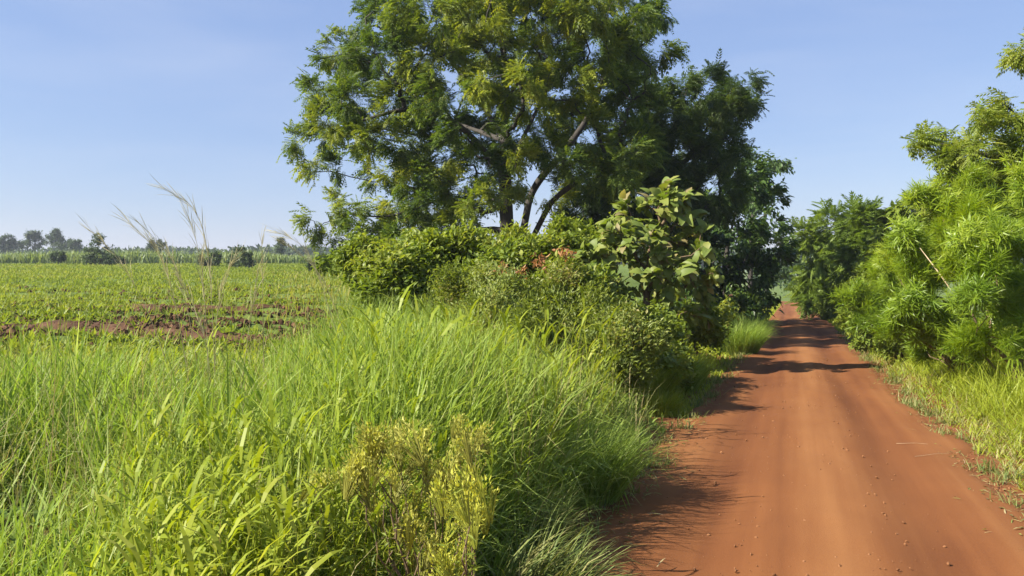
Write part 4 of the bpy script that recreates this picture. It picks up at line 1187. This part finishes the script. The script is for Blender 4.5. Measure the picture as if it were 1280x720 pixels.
# ------------------------------------------------------------------ tall seeding grass stalks
stalks = [
    (6.4, [(270, 520), (267, 420), (263, 340), (255, 285), (240, 255), (205, 235)], .55, 'tallest leaning grass plume reaching highest into the sky'),
    (6.6, [(262, 520), (258, 400), (252, 330), (244, 295), (234, 268)], .40, 'second tallest grass plume just left of the tallest one'),
    (6.2, [(240, 500), (224, 400), (208, 335), (192, 305), (160, 278)], .42, 'grass plume leaning left lower than the tallest pair'),
    (6.8, [(252, 490), (236, 390), (220, 335), (208, 312), (180, 284)], .38, 'grass plume bending left between the tallest and the low leaning one'),
    (6.0, [(215, 470), (182, 380), (150, 325), (108, 281)], .30, 'thin bare plume leaning farthest left against the sky'),
    (7.2, [(440, 470), (412, 390), (396, 335), (378, 305), (343, 288)], .42, 'grass plume arching left below the low hanging branch'),
    (7.0, [(452, 480), (425, 400), (405, 350), (385, 325), (352, 300)], .30, 'lower companion of the plume arching under the low branch'),
    (7.0, [(330, 470), (329, 400), (328, 340), (327, 298)], .22, 'upright thin grass spike standing alone in the field view'),
    (6.5, [(268, 500), (270, 400), (280, 345), (296, 318)], .28, 'short grass plume leaning right beside the tallest one'),
    (6.5, [(300, 500), (310, 420), (318, 370), (322, 335)], .25, 'short slender grass plume right of the tallest group'),
    (5.8, [(265, 540), (262, 450), (250, 400), (226, 350)], .25, 'low grass plume at the foot of the tallest group'),
]
for d, pl, plen, lab in stalks:
    pts = np.array([P(a, b_, d) for a, b_ in pl])
    g0 = pts[0].copy(); g0[2] = float(gz(g0[0], g0[1])); pts = np.concatenate([[g0 - [0, 0, .05]], pts])
    t = np.linspace(0, 1, len(pts)); tt_ = np.linspace(0, 1, 26)
    # smooth the polyline
    sp = np.stack([np.interp(tt_, t, pts[:, i]) for i in range(3)], 1)
    for _ in range(3): sp[1:-1] = .25 * sp[:-2] + .5 * sp[1:-1] + .25 * sp[2:]
    rt = root('grass_stalk', g0, lab, 'grass stalk', 'seeding grass stalks above the verge')
    v, f = polytube(sp, np.linspace(.0042, .0012, 26), 4)
    link('stem', make_mesh('stem', offset([(v, f, .3, 0)], g0), [M_plume], True), rt)
    # hairs of the plume
    L = np.concatenate([[0], np.cumsum(np.linalg.norm(np.diff(sp, axis=0), axis=1))])
    tot = L[-1]; n = int(46 * plen / .4)
    a = tot - plen * 1.9 * rng.random(n) ** 1.1
    q = np.stack([np.interp(a, L, sp[:, i]) for i in range(3)], 1)
    q2 = np.stack([np.interp(np.minimum(a + .05, tot + .02), L, sp[:, i]) for i in range(3)], 1)
    dr = norm(norm(q2 - q + 1e-6) + rand_unit(n) * .33)
    v, f = inst(T_strap(.022, .5), q, frames(dr, rand_unit(n)), .10 + .14 * rng.random(n))
    link('plume', make_mesh('plume', offset([(v, f, np.repeat(rng.random(n), 7), 0)], g0), [M_plume]), rt)
    m = 4
    a = tot * (.15 + .4 * rng.random(m)); q = np.stack([np.interp(a, L, sp[:, i]) for i in range(3)], 1)
    v, f = inst(T_strap(.03, 1.1, 4), q, frames(norm(rand_unit(m) + [0, 0, .9]), np.tile([0, 0, 1.], (m, 1))), .30 + .2 * rng.random(m))
    link('stem_leaves', make_mesh('stem_leaves', offset([(v, f, .9, 0)], g0), [M_grass]), rt)

# ------------------------------------------------------------------ flowering weeds in the foreground
def head_mesh(seed, mat, n=75):
    r = np.random.default_rng(seed)
    p = r.normal(size=(n, 3)) * np.array([.019, .019, .020]); p = np.clip(p, -.034, .034); p[:, 2] = np.abs(p[:, 2]) * 1.4 - 1.0 * (p[:, 0] ** 2 + p[:, 1] ** 2) / .04
    dd = norm(p + np.array([0, 0, .05]) + .02 * r.normal(size=(n, 3)))
    v, f = inst(T_quadleaf(.5, .12), p, frames(dd, norm(r.normal(size=(n, 3)))), .009 + .008 * r.random(n))
    c = [(v, f, np.repeat(r.random(n), 4), 0)]
    q = p[:26]; b0 = np.tile(np.array([[0, 0, -.07]]), (26, 1)) + .2 * q
    v, f = tubes(b0, q, np.full(26, .0012), np.full(26, .0007), 3)
    c.append((v, f, .15, 0))
    return make_mesh('flower_head', c, [mat])
H_y = [head_mesh(i, M_flower) for i in range(4)]
H_b = [head_mesh(i + 10, M_brownflower) for i in range(4)]
def weed(label, px, d, heads, meshes, sc, leafmat, nlf, name='flowering_weed'):
    b = G(px, d)
    rt = root(name, b, label, 'weed')
    top = [P(a, c, d + rng.uniform(-.24, .24)) for a, c in heads]
    fixed = np.array([b - [0, 0, .05], b + [0, 0, .10], b + [.0, .01, .28]])
    mids = np.array([fixed[2] * .45 + t * .55 + rng.normal(size=3) * .02 for t in top])
    pts = np.concatenate([mids, np.array(top) - [0, 0, .05]])
    nodes, par, order = skeleton(fixed, np.array([-1, 0, 1]), pts, .9)
    th, tn = branch_mesh(nodes, par, order, .009, .0018, 5, 0, .05)
    link('stem', make_mesh('stem', offset([(th[0], th[1], 0, 0)], b), [M_bark2], True), rt)
    for t in top:
        for e in range(2 if rng.random() < .35 else 1):
            o = link('flower_head', random.choice(meshes), rt)
            o.location = Vector(t - b) + Vector(rng.normal(size=3) * (.025 if e else .0))
            o.rotation_euler = (rng.normal(0, .3), rng.normal(0, .3), rng.uniform(0, 6.28)); o.scale = [sc * rng.uniform(.55, 1.25)] * 3
    i = rng.integers(3, len(nodes), nlf); w_ = rng.random((nlf, 1))
    q = nodes[i] * w_ + nodes[par[i]] * (1 - w_) + rng.normal(size=(nlf, 3)) * .02
    v, f = inst(T_quadleaf(.22, .05), q, frames(norm(rand_unit(nlf) + [0, 0, .5]), rand_unit(nlf)), .02 + .03 * rng.random(nlf))
    link('leaves', make_mesh('leaves', offset([(v, f, np.repeat(rng.random(nlf), 4), 0)], b), [leafmat]), rt)
weed('broad olive yellow flowering weed, widest of the weeds at the bottom centre', 525, 3.0,
     [(462, 545), (492, 540), (525, 548), (448, 578), (470, 565), (500, 562), (530, 572), (548, 585), (478, 592), (508, 595), (537, 600), (458, 612), (556, 592), (495, 625), (470, 635), (520, 628), (545, 625), (505, 655), (530, 660), (488, 668), (540, 690), (515, 690), (442, 600), (436, 588), (455, 560), (478, 548), (510, 545)], H_b, 1.2, M_hedge, 420)
weed('thin pale yellow flowering weed rising behind the broad one', 583, 3.25, [(580, 545), (597, 550), (575, 562), (604, 540), (590, 570), (566, 575), (585, 590)], H_b, 1.2, M_hedge, 220)
weed('bright yellow flowering weed spike right of the broad olive one', 572, 2.6, [(578, 612), (592, 618), (570, 632), (586, 640), (598, 635), (575, 655), (590, 665), (566, 668), (582, 685), (556, 690), (548, 705), (570, 705), (560, 720)], H_y, 1.3, M_hedge, 500)
weed('small tan flowering weed left of the broad olive one', 400, 3.4, [(394, 596), (404, 602), (418, 598), (392, 632)], H_b, .9, M_weed, 80)

# fallen straws and twigs on the road edge
for px, py, L, ang, lab in ((1165, 570, .42, .35, 'longest dry straw lying on the right side of the road'), (1140, 556, .30, -.1, 'short dry straw lying on the road left of the longest one'), (1205, 578, .2, 1.1, 'little crooked twig lying at the right grass edge of the road')):
    dx, dz = dirs(px, py); d = 1.56 / (-dz - .028 + .0)
    x0, y0 = dx * d, d
    tq = np.linspace(-.5, .5, 6)
    xs = x0 + tq * L * math.cos(ang); ys = y0 + tq * L * math.sin(ang) + .01 * np.sin(tq * 7)
    v, f = polytube(np.stack([xs, ys, rz(xs, ys) + .004 + .004 * np.cos(tq * 5)], 1), np.linspace(.0018, .0009, 6), 5)
    tag(link('dry_straw' if 'straw' in lab else 'twig', make_mesh('dry_straw', [(v, f, 0, 0)], [M_dead], True)), lab, 'straw' if 'straw' in lab else 'twig')

# ------------------------------------------------------------------ air
hz = bpy.data.materials.new('air_haze')
hz.use_nodes = True
hn = hz.node_tree.nodes; hn.clear()
pv = hn.new('ShaderNodeVolumePrincipled')
pv.inputs['Color'].default_value = (0.80, 0.87, 1.0, 1)
pv.inputs['Density'].default_value = 0.00040
pv.inputs['Anisotropy'].default_value = 0.2
ho = hn.new('ShaderNodeOutputMaterial')
hz.node_tree.links.new(pv.outputs[0], ho.inputs['Volume'])
bx = np.array([(x_, y_, z_) for x_ in (-2800, 2800) for y_ in (-60, 2700) for z_ in (-7, 19)], float)
bf_ = np.array([(0, 1, 3, 2), (4, 6, 7, 5), (0, 4, 5, 1), (2, 3, 7, 6), (0, 2, 6, 4), (1, 5, 7, 3)])
tag(link('haze', make_mesh('haze', [(bx, bf_, 0, 0)], [hz])), 'thin pale morning haze lying over the whole field', 'haze', kind='stuff')

# dry leaf and straw litter along both road edges
n = 3400
y = 3.2 + 24 * rng.random(n) ** 1.6
u = np.where(rng.random(n) < .5, 1.55 + rng.normal(0, .14, n), -1.45 + rng.normal(0, .16, n))
x = u + roadc(y)
az = rng.uniform(0, 6.28, n)
dr = norm(np.stack([np.cos(az), np.sin(az), rng.normal(0, .12, n)], 1))
z = np.maximum(zroad(y) + .012 + .045 * (1 - np.clip(np.abs(u) / HALF, 0, 1) ** 4), gz(x, y)) + .008
v, f = inst(T_strap(.07, .5), np.stack([x, y, z], 1), frames(dr, rand_unit(n) * .5 + [0, 0, 1]), .03 + .13 * rng.random(n) ** 2)
v2, f2 = inst(T_quadleaf(.5, .1), np.stack([x, y + .05, z], 1)[:1500], frames(dr[:1500], rand_unit(1500) * .4 + [0, 0, 1]), .02 + .03 * rng.random(1500))
tag(link('litter', make_mesh('litter', [(v, f, np.repeat(rng.random(n), 7), 0), (v2, f2, np.repeat(rng.random(1500), 4), 1)], [M_dry, M_brown])), 'dry straw and leaf litter lying along both edges of the road', 'litter', kind='stuff')
# stray tufts creeping onto the road
n = 5200
cy = 3.6 + 26 * rng.random(150) ** 1.4; cu = np.where(rng.random(150) < .5, 1.45 + .25 * rng.random(150), -1.3 - .3 * rng.random(150))
k = rng.integers(0, 150, n)
y = cy[k] + rng.normal(0, .06, n); u = cu[k] + rng.normal(0, .06, n); x = u + roadc(y)
z = np.maximum(zroad(y) + .045 * (1 - np.clip(np.abs(u) / HALF, 0, 1) ** 4), gz(x, y)) - .01
c = [(*blades(x, y, z, .06 + .13 * rng.random(n), .004 + .003 * rng.random(n) + .0003 * y, np.abs(rng.normal(.6, .3, n)), np.abs(rng.normal(.7, .4, n)), rng.uniform(0, 6.28, n), rng.random(n), 3), 0)]
tag(link('stray_tufts', make_mesh('stray_tufts', c, [M_clump])), 'small stray grass tufts creeping onto the road from its edges', 'grass', kind='stuff')
